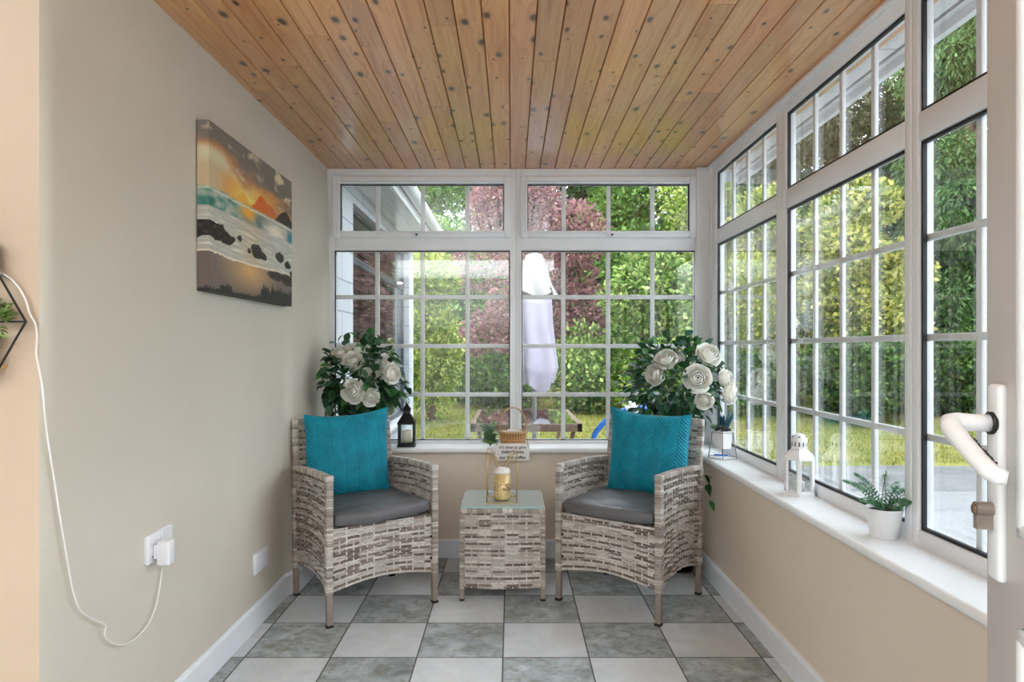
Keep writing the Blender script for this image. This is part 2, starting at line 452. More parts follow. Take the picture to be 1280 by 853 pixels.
# ================================================================== WINDOWS
class Win:
    """members of one window: s runs along the wall, z up, d outwards"""
    def __init__(self, name, side):
        self.side = side; self.name = name; self.fr = MB()
    def bx(self, mb, s0, s1, z0, z1, d0, d1, bev=.004):
        if self.side == 'back': mb.box((s0, YW + d0, z0), (s1, YW + d1, z1), bev)
        else: mb.box((XR + d0, s0, z0), (XR + d1, s1, z1), bev)
    def ring(self, mb, s0, s1, z0, z1, w, d0, d1, bev=.003):
        self.bx(mb, s0 - w, s0, z0 - w, z1 + w, d0, d1, bev); self.bx(mb, s1, s1 + w, z0 - w, z1 + w, d0, d1, bev)
        self.bx(mb, s0 - .001, s1 + .001, z0 - w, z0, d0, d1, bev); self.bx(mb, s0 - .001, s1 + .001, z1, z1 + w, d0, d1, bev)
    def light(self, s0, s1, z0, z1, vbars, hbars, gd, bw=.024):
        g = MB(); self.bx(g, s0 - .004, s1 + .004, z0 - .004, z1 + .004, gd, gd + .022, 0); g.build('glass_pane', M['glass'], self.o)
        k = MB(); gw = .007 if self.side == 'back' else .011; self.ring(k, s0 + gw - .002, s1 - gw + .002, z0 + gw - .002, z1 - gw + .002, gw, gd - gw * .9, gd + .001, 0); k.build('gasket', M['rubber'], self.o)
        m = MB()
        for s in vbars: self.bx(m, s - bw / 2, s + bw / 2, z0, z1, gd + .004, gd + .018, .002)
        for z in hbars: self.bx(m, s0, s1, z - bw / 2, z + bw / 2, gd + .0045, gd + .0175, .002)
        m.build('glazing_bars', M['upvc'], self.o)

def make_back(name, sL0, sL1, s_lo, s_hi, low, vent, vb_low, hb_low, vb_vent, sash, catch):
    w = Win(name, 'back')
    f = w.fr
    w.bx(f, sL0, s_lo, .606, ZC, 0, .075); w.bx(f, s_hi, sL1, .606, ZC, 0, .075)
    w.bx(f, s_lo - .002, s_hi + .002, .606, low[2], 0, .075); w.bx(f, s_lo - .002, s_hi + .002, low[3], 1.80, 0, .075)
    w.bx(f, s_lo - .002, s_hi + .002, 2.148, ZC, 0, .075)
    w.o = struct(f.build(name, M['upvc']))
    bd = MB(); w.ring(bd, low[0], low[1], low[2], low[3], .010, -.004, .012, .003); bd.build('glazing_bead', M['upvc'], w.o)
    sh = MB(); so = sash
    for (a, c, d, e) in ((so[0], vent[0], so[2], so[3]), (vent[1], so[1], so[2], so[3])): w.bx(sh, a, c, d, e, -.022, .05, .008)
    for (d, e) in ((so[2], vent[2]), (vent[3], so[3])): w.bx(sh, vent[0] - .003, vent[1] + .003, d, e, -.022, .05, .008)
    w.ring(sh, vent[0], vent[1], vent[2], vent[3], .014, -.030, .0, .004)
    sobj = sh.build('vent_sash', M['upvc'], w.o)
    w.light(*low, vb_low, hb_low, .018); w.light(*vent, vb_vent, [], .010)
    k = MB(); w.bx(k, catch - .022, catch + .012, so[2] + .006, so[2] + .022, -.045, -.020, .004); k.build('vent_catch', M['upvc'], sobj)
    k = MB(); w.bx(k, catch - .002, catch + .010, so[2] + .009, so[2] + .019, -.048, -.044, .001); k.build('catch_button', M['rubber'], sobj)
    return w
kx = lambda px: (px - VX) * (YW + .028) / F
hb = [1.459, 1.175, .893]
make_back('window_1', -1.075, .026, -1.021, -.008, (-1.021, -.008, .630, 1.726), (-.984, -.042, 1.835, 2.107),
          [kx(471.8), kx(528.2), kx(584.3)], hb, [kx(472.8), kx(529), kx(584.5)], (-1.028, -.004, 1.797, 2.155), kx(522))
make_back('window_2', .026, 1.12, .060, 1.066, (.060, 1.066, .630, 1.726), (.093, 1.026, 1.835, 2.107),
          [kx(704), kx(760), kx(815.4)], hb, [kx(704.5), kx(760.3), kx(815)], (.053, 1.073, 1.797, 2.155), kx(762))

def make_right(name, y0, y1, near_post, far_post):
    w = Win(name, 'right'); f = w.fr
    w.bx(f, y1, far_post, .606, ZC, 0, .044); w.bx(f, near_post, y0, .606, ZC, 0, .044)
    w.bx(f, y0 - .002, y1 + .002, .606, .655, 0, .044); w.bx(f, y0 - .002, y1 + .002, 1.738, 1.818, 0, .044); w.bx(f, y0 - .002, y1 + .002, 2.135, ZC, 0, .044)
    w.o = struct(f.build(name, M['upvc']))
    st = (y1 - y0) / 4; vb = [y0 + st * k for k in (1, 2, 3)]
    w.light(y0, y1, .655, 1.738, vb, [1.469, 1.191, .914], .018, .020)
    w.light(y0, y1, 1.818, 2.135, vb, [], .018, .020)
    return w
make_right('window_3', 2.926, 3.78, 2.875, 3.90)
make_right('window_4', 1.972, 2.824, 1.9375, 2.875)
make_right('window_5', 1.050, 1.903, 1.015, 1.9375)
make_right('window_6', .13, .98, .06, 1.015)
b = MB(); b.box((1.062, 3.905, .605), (1.138, 3.96, ZC), .006); b.box((1.13, 3.86, .605), (1.205, 4.015, ZC)); struct(b.build('trim_3', M['upvc']))
b = MB(); b.box((1.118, .06, ZC - .018), (XR + .002, 3.905, ZC + .001), .004); struct(b.build('trim_4', M['upvc']))
b = MB(); b.box((-1.07, 4.0, .585), (1.25, 4.13, .615), .004); struct(b.build('trim_5', M['dark_ledge']))

# the porch roof with its boarded eaves
b = MB(); b.box((-3.2, -3.35, 2.42), (1.42, 4.22, 2.56)); b.box((1.205, -.5, ZC + .05), (1.215, 4.02, 2.42))
b.box((1.42, -3.35, 2.40), (2.6, .1, 2.56))
for z0, z1, x0, x1 in ((2.18, 2.45, 1.395, 1.42),):
    b.box((x0, -.5, z0), (x1, 4.22, z1))
b.box((-1.3, 4.02, 2.25), (1.42, 4.03, 2.42)); b.box((-1.3, 4.2, 2.19), (1.42, 4.22, 2.45))
struct(b.build('roof', M['soffit']))
b = MB()
y = -.4
while y < 4.0:
    b.box((1.20, y + .003, 2.213), (1.355, y + .397, 2.225)); y += .4
b.box((1.37, -.5, 2.212), (1.396, 4.2, 2.23)); b.box((1.20, -.45, 2.226), (1.40, 4.2, 2.232), m=1)
b.box((-1.3, 4.02, 2.215), (1.2, 4.2, 2.225))
struct(b.build('roof_soffit', [M['soffit'], M['dark_slot']]))

# ================================================================== OPEN DOOR at the right of the frame
t = thing('door_1', 'white panelled door standing open with worn lever handle and metal cylinder', 'door', (.588, .846, 0), math.atan2(-.98, -.2))
t['kind'] = 'structure'
# local +x runs from the lock edge to the hinges, local -y faces the room side we see
b = MB(); b.box((0, 0, .008), (.79, .055, 2.05), .004); 
ob = b.build('door_leaf', M['upvc_door'], t)
b = MB()
b.box((.088, -.010, .95), (.106, .004, 1.95), .005); b.box((.088, -.010, .10), (.106, .004, .85), .005)
for z in (.10, .832, .95, 1.932): b.box((.088, -.010, z), (.71, .004, z + .018), .005)
b.box((.695, -.010, .10), (.713, .004, 1.95), .005)
b.build('panel_bead', M['upvc'], t)
hz = EYE - (527 - VY) * .83 / F
b = MB(); b.box((.023, -.009, .885), (.052, .002, 1.118), .005, seg=3); plate = b.build('handle_plate', M['upvc'], t)
X0 = .0375
b = MB(); b.tube([(X0, -.008, hz), (X0, -.013, hz)], .0135, 20); b.build('rose_ring', M['black_metal'], plate)
b = MB()
ax_ = [(X0, -.010, hz), (X0, -.030, hz), (X0, -.047, hz + .001), (X0 + .003, -.055, hz), (X0 + .014, -.058, hz - .006), (X0 + .042, -.056, hz - .020), (X0 + .072, -.054, hz - .034), (X0 + .094, -.051, hz - .044), (X0 + .101, -.046, hz - .047), (X0 + .104, -.040, hz - .048)]
b.tube(ax_, [.0105, .0105, .011, .0115, .0115, .0105, .0100, .0098, .0092, .0075], 18)
lever = b.build('lever', M['upvc'], t)
b = MB()
pa, pb = Vector(ax_[4]), Vector(ax_[7])
for k in range(16):
    f = .30 + .62 * k / 15; q = pa.lerp(pb, f) + Vector((0, .0060, .0072)) + Vector((0, R.uniform(-.0006, .0012), R.uniform(-.0008, .0008)))
    b.box(q - Vector((R.uniform(.0012, .003), .0016, .0016)), q + Vector((R.uniform(.0012, .003), .0016, .0014)), .0007)
b.build('wear_mark', M['dark_slot'], lever)
b = MB(); pr = []
zc = EYE - (634 - VY) * .825 / F
for k in range(13):
    a = -PI * .18 + PI * 1.36 * k / 12; pr.append((.036 + .0088 * math.cos(a), zc + .0088 * math.sin(a)))
pr += [(.0315, zc - .006), (.0315, zc - .0235), (.0405, zc - .0235), (.0405, zc - .006)]
b.prism(pr, 1, -.027, .002); b.build('lock_cylinder', M['nickel'], t)
b = MB(); b.tube([(.036, -.0272, zc), (.036, -.029, zc)], .006, 14); b.build('cylinder_plug', M['bronze'], t)
# ================================================================== WOVEN RATTAN FURNITURE
LIGHTW = [s2l(c) for c in ((208, 200, 192), (194, 186, 178), (218, 211, 204), (182, 172, 163))]
DARKW = [s2l(c) for c in ((134, 118, 108), (118, 103, 94), (146, 131, 120), (106, 93, 85))]
def weave(mb, P, Lu, Lv, rh=.0108, st=.031, amp=.0024, seed=0, sub=3, back=True):
    """flat strands woven over and under upright stakes on the surface P(s,t), s,t in 0..1"""
    rr = random.Random(seed)
    nr = max(2, round(Lv / rh)); ns = max(2, round(Lu / st))
    def nrm(s, t):
        e = .004
        a = Vector(P(min(1, s + e), t)) - Vector(P(max(0, s - e), t)); bb = Vector(P(s, min(1, t + e))) - Vector(P(s, max(0, t - e)))
        return a.cross(bb).normalized()
    nu = ns * sub
    mid = nrm(.5, .5); flat = (nrm(.1, .1) - nrm(.9, .9)).length < .02
    ph = rr.random() * 9
    for r in range(nr):
        t0, t1 = r / nr, (r + 1) / nr; tm = (t0 + t1) / 2; hh = (t1 - t0) * .45
        band = mnoise.noise(Vector((r * .42 + ph, seed * 1.7, 0)))
        prow = (.08 if (r % 3 == 1) != (rr.random() < .12) else .90) + band * .7
        vs = []; cs = []
        tone = None
        for i in range(nu + 1):
            s = i / nu
            if i % (sub * 2) == 0:
                lightw = rr.random() < prow
                tone = Vector(rr.choice(LIGHTW)).lerp(Vector(rr.choice(DARKW)), .0 if lightw else 1.0) * rr.uniform(.92, 1.06)
            o = amp * math.sin(PI * (s * ns + r) + PI / 2)
            nn = mid if flat else nrm(s, tm)
            for dt, on in ((-hh, -.0008), (0, .0006), (hh, -.0008)):
                vs.append(Vector(P(s, max(0, min(1, tm + dt)))) + nn * (o + on)); cs.append(tuple(tone))
        fs = []
        for i in range(nu):
            for k in range(2): fs.append((i * 3 + k, (i + 1) * 3 + k, (i + 1) * 3 + k + 1, i * 3 + k + 1))
        mb.add(vs, fs, 0, True, cs)
    for q in range(ns + 1):
        s = (q + .0) / ns
        w = .0036 / Lu; vs = []; cs = []; tone = Vector(rr.choice(LIGHTW))
        for j in range(nr + 1):
            t = j / nr; nn = mid if flat else nrm(s, t)
            for ds in (-w, w): vs.append(Vector(P(max(0, min(1, s + ds)), t)) + nn * .0); cs.append(tuple(tone))
        mb.add(vs, [(j * 2, j * 2 + 1, j * 2 + 3, j * 2 + 2) for j in range(nr)], 0, False, cs)

def wrapped(mb, a, b_, w, h, seed, band=.011, up=(0, 1, 0), metal_to=None):
    """a square tube wound round with flat strand, in short bands"""
    a = Vector(a); b_ = Vector(b_); L = (b_ - a).length; n = max(1, int(L / band)); rr = random.Random(seed)
    dark = False
    for k in range(n):
        if rr.random() < .28: dark = not dark
        c = Vector(rr.choice(LIGHTW)).lerp(Vector(rr.choice(DARKW)), .6 if dark else .1)
        p = a.lerp(b_, k / n); q = a.lerp(b_, (k + 1) / n - .0006 / L)
        mb.bar(p, q, w, h, 0, up, tuple(Vector(c) * rr.uniform(.92, 1.06)), .0025)

HW, HD = .247, .22
def armchair(label, loc, rz, seed):
    t = thing('rattan_armchair', label, 'armchair', loc, rz, None)
    zl = .135
    zarm = lambda y: .600 + .018 * (HD - y) / (2 * HD) + .006 * math.sin(PI * (HD - y) / (2 * HD))
    for sx in (-1, 1):
        for sy in (-1, 1):
            x, y = sx * HW, sy * HD
            m = MB(); top = zarm(y) - .004
            wrapped(m, (x, y, zl + (.0 if sy < 0 else .0)), (x + sx * (.004 if sy > 0 else 0), y, top), .030, .030, seed + sx * 3 + sy, up=(0, 1, 0))
            m.bar((x - sx * .004 * (sy > 0), y + sy * .006, .008), (x, y, zl + .004), .024, .024, 1, (0, 1, 0), bev=.002)
            lg = m.build('leg', [M['wicker'], M['leg_metal']], t, color=True)
            f = MB(); f.box((x - .014 - sx * .004 * (sy > 0), y + sy * .006 - .014, 0), (x + .014 - sx * .004 * (sy > 0), y + sy * .006 + .014, .011), .002)
            f.build('foot_cap', M['rubber'], lg)
        # side panel under the arm
        m = MB()
        def P(s, q, sx=sx):
            y = HD - .012 - s * (2 * HD - .024); z0 = zl + .004 + .038 * math.sin(PI * s) ** 1.0
            z1 = zarm(y) - .008
            return (sx * (HW + .004 * math.sin(PI * q)), y, z0 + (z1 - z0) * q)
        weave(m, P, 2 * HD, .45, seed=seed + 10 + sx)
        m.build('side_panel', [M['wicker']], t, color=True)
        m = MB(); N_ = 14
        pts = [(sx * HW, HD + .012 - k / N_ * (2 * HD + .026), zarm(HD - k / N_ * 2 * HD)) for k in range(N_ + 1)]
        for k in range(N_): wrapped(m, pts[k], pts[k + 1], .034, .022, seed * 5 + k + 40, up=(0, 0, 1), band=.0105)
        m.build('armrest', [M['wicker']], t, color=True)
    m = MB()
    def P(s, q):
        z0 = zl + .004 + .030 * math.sin(PI * s); z1 = .405
        return ((s - .5) * (2 * HW - .03), -HD - .002, z0 + (z1 - z0) * q)
    weave(m, P, 2 * HW - .03, .26, seed=seed + 20)
    m.build('front_panel', [M['wicker']], t, color=True)
    m = MB()
    weave(m, lambda s, q: ((s - .5) * (2 * HW - .02), -HD + .004 + q * (2 * HD - .01), .398), 2 * HW, 2 * HD, rh=.016, st=.05, seed=seed + 30)
    m.build('seat', [M['wicker']], t, color=True)
    # backrest, leaning
    by = lambda z: HD - .004 + (z - .40) * .165
    BW = .236
    m = MB()
    weave(m, lambda s, q: ((s - .5) * (2 * BW - .02), by(.39 + q * .412) + .012 * math.sin(PI * s), .39 + q * .412), 2 * BW, .41, seed=seed + 50)
    br = m.build('backrest', [M['wicker']], t, color=True)
    m = MB(); zt = .806
    for sx in (-1, 1): wrapped(m, (sx * BW, by(.37), .37), (sx * BW, by(zt - .012), zt - .012), .030, .028, seed + 60 + sx)
    K = 12
    for k in range(K):
        s0, s1 = k / K, (k + 1) / K
        p = lambda s: (-BW - .012 + s * (2 * BW + .024), by(zt) + .012 * math.sin(PI * s), zt + .004 * math.sin(PI * s))
        wrapped(m, p(s0), p(s1), .028, .030, seed + 70 + k, up=(0, 0, 1))
    m.build('back_frame', [M['wicker']], br, color=True)
    for sx in (-1, 1):
        for z in (.30, .20):
            m = MB(); m.box((sx * (HW - .017) - .004, -HD - .010, z), (sx * (HW - .017) + .004, -HD + .004, z + .010), .001)
            m.build('joint_clip', M['rubber'], t)
    return t
LCH = ((-.682, 3.165, 0), math.radians(34.7)); RCH = ((.553, 3.186, 0), math.radians(-36.6))
armchair('woven grey-brown rattan armchair standing beside the plain wall with the seascape canvas', *LCH, 100)
armchair('woven grey-brown rattan armchair standing beside the wall under the long windowsill', *RCH, 300)

def slab(mb, w, d, h, n=56, p=16, q=.25, bow=.0, bump=None, c=None, m=0):
    """cushion closed from two bulging faces; bow pushes the front edge out"""
    def outline(u, v):
        x = w / 2 * u; y = d / 2 * v
        k = 1 - .035 * (abs(u) ** 2 * abs(v) ** 2)
        y -= bow * (1 - u * u) * (.5 - v / 2)
        return x * k, y * k
    def g(u, v): return max(0.0, (1 - abs(u) ** p) * (1 - abs(v) ** p)) ** q
    warp = lambda a: math.copysign(1 - (1 - abs(a)) ** 1.7, a)
    for sg in (1, -1):
        def fn(s, t, sg=sg):
            u = warp(2 * s - 1); v = warp(2 * t - 1); x, y = outline(u, v); z = sg * h / 2 * g(u, v)
            if bump: z += bump(u, v, sg) * (g(u, v))
            return (x, y, z)
        mb.grid(fn, n, n, m)

def seat_cushion(label, base, seed, tilt=0.0):
    (loc, rz) = base
    t = thing('seat_cushion', label, 'seat cushion', loc, rz)
    m = MB()
    def bump(u, v, sg):
        w = .006 * mnoise.noise(Vector((u * 1.6 + seed, v * 3.2, 0))) + .003 * mnoise.noise(Vector((u * 5 + seed, v * 7 + u * 3, 2)))
        return w + (.010 * (1 - u * u) * (1 - v * v) if sg > 0 else 0) + tilt * u * (.5 - v * .5) 
    slab(m, .458, .445, .060, bow=.026, bump=bump)
    m.v = [(x, y - .012, z + .4405) for x, y, z in m.v]
    m.build('cushion_cover', M['seat'], t)
    return t
seat_cushion('thin charcoal seat pad lying on the armchair beside the seascape wall', LCH, 3, .006)
seat_cushion('thin charcoal seat pad lying on the armchair beside the long windowsill', RCH, 8, .0)

def throw_pillow(label, base, seed, yl, xl, zl_, rx, ry, rz2, W=.455, H=.44, D=.125, K=0.0):
    (loc, rz) = base
    A = Matrix.Translation(loc) @ Matrix.Rotation(rz, 4, 'Z')
    t = thing('throw_pillow', label, 'pillow', (0, 0, 0), 0)
    t.matrix_world = A @ Matrix.Translation((xl, yl, zl_)) @ Euler((rx, ry, rz2)).to_matrix().to_4x4()
    m = MB(); n = 200
    cols = 7.0; per = .0165
    def ridge(x, z):
        a = (x / W + .5) * cols; k = math.floor(a); f = a - k
        tri = f if k % 2 == 0 else 1 - f
        ph = (z + tri * (W / cols) * .95 + .004 * mnoise.noise(Vector((x * 9, z * 9, seed)))) / per
        s = ph - math.floor(ph)
        h = math.sin(PI * s) ** .6
        edge = min(f, 1 - f)
        return h * min(1.0, .35 + edge * 7)
    def outl(u, v):
        x = W / 2 * u * (1 - .055 * (1 - abs(v) ** 2.2) * abs(u) ** 3); z = H / 2 * v * (1 - .06 * (1 - abs(u) ** 2.2) * abs(v) ** 3)
        return x + K * z, z
    warp = lambda a: math.copysign(1 - (1 - abs(a)) ** 1.35, a)
    for sg in (-1, 1):
        def fn(s, q, sg=sg):
            u = warp(2 * s - 1); v = warp(2 * q - 1); x, z = outl(u, v)
            g = max(0, (1 - abs(u) ** 2.2) * (1 - abs(v) ** 2.2)) ** .55
            y = sg * D / 2 * g * (1 + .18 * mnoise.noise(Vector((u * 1.4 + seed, v * 1.4, sg))))
            if sg < 0: y -= .0058 * ridge(x, z) * min(1, g * 4)
            sag = -.012 * (1 - u * u) * (v > 0) * v * v
            return (x, y, z + sag)
        nn = n if sg < 0 else 40
        m.grid(fn, nn, nn, 0)
    m.build('pillow_cover', M['teal'], t)
    pt = []
    for k in range(160):
        a = k / 160 * 4; side = int(a); f = 2 * (a - side) - 1
        u, v = ((f, -1), (1, f), (-f, 1), (-1, -f))[side]
        x, z = outl(u, v); pt.append((x, 0, z - .012 * (1 - u * u) * (v > 0) * v * v))
    m = MB(); m.tube(pt, .0032, 6, closed=True); m.build('piping', M['teal'], t)
    return t
throw_pillow('teal chevron-quilted square pillow on the armchair beside the seascape wall', LCH, 1.3, .160, -.018, .656, math.radians(-11), math.radians(-3), math.radians(-8), W=.405, H=.405, K=.08)
throw_pillow('teal chevron-quilted square pillow on the armchair beside the long windowsill', RCH, 5.1, .160, .020, .656, math.radians(-11), math.radians(3), math.radians(5), W=.405, H=.405, K=-.08)

# ---------------------------------------------------------------- side table
t = thing('side_table', 'small square rattan side table with glass top between the two armchairs', 'table', (-.040, 3.327, 0))
hw, hd = .186, .185
for sx in (-1, 1):
    for sy in (-1, 1):
        m = MB(); x, y = sx * hw, sy * hd
        wrapped(m, (x, y, .055), (x, y, .408), .022, .022, 700 + sx * 2 + sy)
        m.bar((x, y, .009), (x, y, .058), .020, .020, 1, (0, 1, 0), c=(1, 1, 1))
        lg = m.build('leg', [M['wicker'], M['leg_metal']], t, color=True)
        f = MB(); f.box((x - .0115, y - .0115, 0), (x + .0115, y + .0115, .011), .002); f.build('foot_cap', M['rubber'], lg)
for k, (ax, s) in enumerate((('y', -1), ('y', 1), ('x', -1), ('x', 1))):
    m = MB()
    if ax == 'y': P = lambda a, q, s=s: ((a - .5) * (2 * hw - .024), s * (hd + .002), .058 + q * .345 - .006 * math.sin(PI * a) * (1 - q))
    else: P = lambda a, q, s=s: (s * (hw + .002), (a - .5) * (2 * hd - .024), .058 + q * .345)
    weave(m, P, 2 * hw - .024, .345, seed=720 + k, rh=.0105)
    m.build('side_panel', [M['wicker']], t, color=True)
m = MB()
for (a, b_) in (((-hw, -hd), (hw, -hd)), ((hw, -hd), (hw, hd)), ((hw, hd), (-hw, hd)), ((-hw, hd), (-hw, -hd))):
    wrapped(m, (*a, .414), (*b_, .414), .024, .020, 740 + int(a[0] * 50), up=(0, 0, 1), band=.022)
m.build('top_rim', [M['wicker']], t, color=True)
m = MB(); weave(m, lambda a, q: ((a - .5) * (2 * hw - .02), (q - .5) * (2 * hd - .02), .414), .36, .36, seed=760, rh=.011)
m.build('woven_top', [M['wicker']], t, color=True)
m = MB(); m.box((-hw - .005, -hd - .005, .4255), (hw + .005, hd + .005, .4315), .0, 0)
o = m.build('glass_top', [M['glass_top'], M['glass_edge']], t)
for p in o.data.polygons:
    if abs(p.normal.z) < .5: p.material_index = 1
TT = .4317
# ================================================================== PICTURE
def fbm(x, y, z=0.0, o=4):
    v = 0; a = .5; f = 1
    for _ in range(o):
        v += a * mnoise.noise(Vector((x * f, y * f, z))); a *= .5; f *= 2
    return v
def mixc(a, b, t):
    t = max(0, min(1, t)); return tuple(p + (q - p) * t for p, q in zip(a, b))
def sea(u, v):
    """a generic sunset over surf, u along the canvas, v up; sRGB 0..255"""
    hor = .622 + .012 * fbm(u * 6, 3.3)
    n1 = fbm(u * 4, v * 7, 1.0); n2 = fbm(u * 14 - v * 6, v * 18, 2.0); n3 = fbm(u * 40, v * 50, 4.0)
    if v > hor:                                   # sky
        h = (v - hor) / (1 - hor)
        ds = math.hypot((u - .40) * 1.25, (h - .10) * .55)
        c = mixc((252, 232, 130), (232, 162, 74), ds * 3.2)
        c = mixc(c, (214, 190, 150), (ds - .22) * 5 * (1 if u < .4 else .2))
        if u < .5: c = mixc(c, (222, 214, 178), max(0, .9 - abs(h - .30 - (.5 - u) * .5) * 4.5) * (.5 - u) * 3.2 + n2 * .35)
        diag = h + u * .55 - .70 + n1 * .45
        c = mixc(c, (200, 140, 96), (diag + .22) * 4)
        c = mixc(c, (126, 118, 110), diag * 5)
        pf = fbm(u * 7 + 2, v * 12, 6.0, 5)
        if diag > -.05: c = mixc(c, (226, 208, 172), (pf - .06) * 5 * min(1, (diag + .05) * 6) * (1.0 if u > .7 or u < .45 else .35))
        m1 = hor + .115 * math.exp(-((u - .56) / .085) ** 2) + .075 * math.exp(-((u - .70) / .07) ** 2) + .07 * math.exp(-((u - .34) / .06) ** 2) + .012 * fbm(u * 22, 8)
        if v < m1: c = mixc((226, 112, 42), (206, 120, 66), (u - .5) * 3) if u > .44 else mixc(c, (244, 178, 66), .75)
        m2 = hor + (.085 * math.exp(-((u - .90) / .11) ** 2) + .02 + .02 * fbm(u * 16, 9)) * sstep(.72, .80, u)
        if v < m2 and u > .74: c = (50, 44, 36)
    else:
        w = (hor - v)                             # water below the crest
        st = fbm(u * 5 + v * 20, v * 46, 3.0)
        c = mixc((206, 204, 192), (134, 138, 128), .5 + st * 1.7)
        if v > .50:
            g = mixc((52, 128, 112), (190, 196, 182), .42 + n2 * 1.9 + u * .7)
            c = mixc(g, c, (u - .16) * 5)
            glow = math.exp(-((u - .40) / .085) ** 2 - ((v - .575) / .045) ** 2)
            c = mixc(c, (244, 176, 62), glow * 1.15)
            tube = math.exp(-((u - .53) / .05) ** 2 - ((v - .54) / .05) ** 2); c = mixc(c, (96, 116, 112), tube)
            spray = math.exp(-((u - .74) / .12) ** 2 - ((v - .53) / .055) ** 2); c = mixc(c, (240, 232, 208), spray * 1.2 + n3 * .5 * spray)
            teal = sstep(.90, .96, u) * math.exp(-((v - .54) / .05) ** 2); c = mixc(c, (52, 132, 142), teal)
            lip = abs(v - hor + .012 + .02 * abs(fbm(u * 10, 2)))
            c = mixc(c, (242, 232, 206), .9 - lip * 70)
        else:
            c = mixc(c, (236, 232, 222), .35 + st * 2.2)
            c = mixc(c, (206, 160, 96), math.exp(-((u - .45) / .16) ** 2) * .28)
        shore = .232 - .01 * math.sin(u * 5) + .012 * fbm(u * 7, 1)
        if v < shore:                             # wet sand
            c = mixc((226, 178, 116), (120, 106, 98), math.hypot((u - .42) / .36, (v - .19) / .19))
            c = mixc(c, (72, 66, 62), (.11 - v) * 5 + (u - .7) * .8)
        elif v < shore + .012: c = (240, 228, 206)
    # rocks
    for (ru, rv, rw, rh) in ((.06, .365, .135, .058), (.17, .345, .085, .040), (.30, .378, .03, .022), (.50, .335, .075, .052), (.58, .315, .06, .028), (.41, .318, .022, .020), (.81, .355, .07, .040), (.93, .315, .05, .032), (.76, .205, .13, .035), (.93, .195, .12, .045), (1.0, .26, .04, .03)):
        e = math.hypot((u - ru) / rw, (v - rv) / rh) + .55 * fbm(u * 20, v * 26, 7.0)
        if e < .92: c = mixc((26, 22, 20), (98, 80, 52), max(0, n3 * 2.4 + .08 + (v - rv) / rh * .2))
    # dark plants along the bottom edge
    gh = .055 + .05 * abs(fbm(u * 30, 11, 1.0)) + (.11 * sstep(.48, .62, u) * (.5 + fbm(u * 26, 4.0) * 1.5) if u > .48 else 0) + (.05 if .1 < u < .22 else 0)
    if v < gh * (.6 + .8 * abs(fbm(u * 70, v * 20, 5.0))) + (.02 if u > .55 else -.02): c = (34, 31, 30)
    return s2l(tuple(max(0, min(255, q)) for q in c))

t = thing('wall_canvas', 'seascape canvas print of sunset surf and rocks hanging on the cream wall', 'picture', (XL, 2.314, 1.357))
m = MB(); NU, NV = 250, 190; L, H, D = .876, .580, .040
fr = .012
m.grid(lambda s, q: (D, s * L, q * H), NU, NV, 0, False, lambda s, q: sea(s, q))
for (fn, cf) in ((lambda s, q: (s * D, 0, q * H), lambda s, q: tuple(x * .9 + .02 for x in sea(.05 * (1 - s), q))), (lambda s, q: (s * D, L, q * H), lambda s, q: sea(1 - .05 * (1 - s), q))):
    m.grid(fn, 4, NV, 0, False, cf)
m.grid(lambda s, q: (q * D, s * L, H), NU, 2, 0, False, lambda s, q: sea(s, .995))
m.grid(lambda s, q: (q * D, s * L, 0), NU, 2, 0, False, lambda s, q: sea(s, .005))
m.build('canvas', [M['paint']], t, color=True)
m = MB(); m.box((.001, .006, .006), (.030, L - .006, H - .006)); m.build('stretcher', [M['wood_pale']], t)

# ================================================================== SOCKETS, CHARGER, CORD
def plate(label, y, z, blank):
    t = thing('wall_socket' if not blank else 'blanking_plate', label, 'socket' if not blank else 'wall plate', (wall_x(y, z) - .002, y, z))
    m = MB(); m.box((0, 0, 0), (.014, .146, .086), .004, seg=3); p = m.build('plate', M['plastic'], t)
    if not blank:
        for k in (0, 1):
            m = MB(); m.box((.012, .058 + k * .018, .060), (.0165, .070 + k * .018, .076), .002); m.build('rocker_switch', M['plastic'], t)
        for k in (0, 1):
            y0 = .036 + k * .074
            for dy, dz, w, h in ((0, .038, .004, .008), (-.011, .016, .007, .004), (.011, .016, .007, .004)):
                m = MB(); m.box((.0125, y0 + dy - w / 2, dz), (.0142, y0 + dy + w / 2, dz + h), .0004); m.build('pin_slot', M['dark_slot'], p)
    return t
plate('white double wall socket with a charger plugged into it', 1.980, .529, False)
plate('white blank wall plate near the skirting, without any plug', 2.806, .226, True)
t = thing('plug_charger', 'white square charger plugged into the double wall socket', 'charger', (XL + .0125, 2.0, .522))
m = MB(); m.box((.012, 0, 0), (.050, .038, .072), .006, seg=3); m.build('charger_body', M['plastic'], t)
m = MB(); m.box((0, .006, .018), (.014, .034, .060), .003); m.build('plug_base', M['plastic'], t)
pts = []
for px, py in ((0, 341), (8, 345), (14, 349), (25, 362), (33, 378), (37, 392), (44, 405), (46.5, 422), (45.5, 442), (49, 462), (53, 485), (55.5, 510)):
    pts.append(at(px, py, YE - .012))
for px, py in ((58.5, 540), (62, 563), (68, 600), (73.8, 639), (80.7, 680), (87.6, 721), (92, 742), (99.6, 762), (112, 772), (124, 778), (132, 782), (130.6, 793), (134, 800), (141, 804.5), (150, 806.5), (160, 804.5), (172, 796), (185, 781.5), (193, 764), (197.5, 748), (201, 725), (203, 710)):
    x = XL + .010; d = x * F / (px - VX); pts.append(at(px, py, d))
pts.append(Vector((XL + .040, 2.020, .519))); pts.append(Vector((XL + .040, 2.020, .530)))
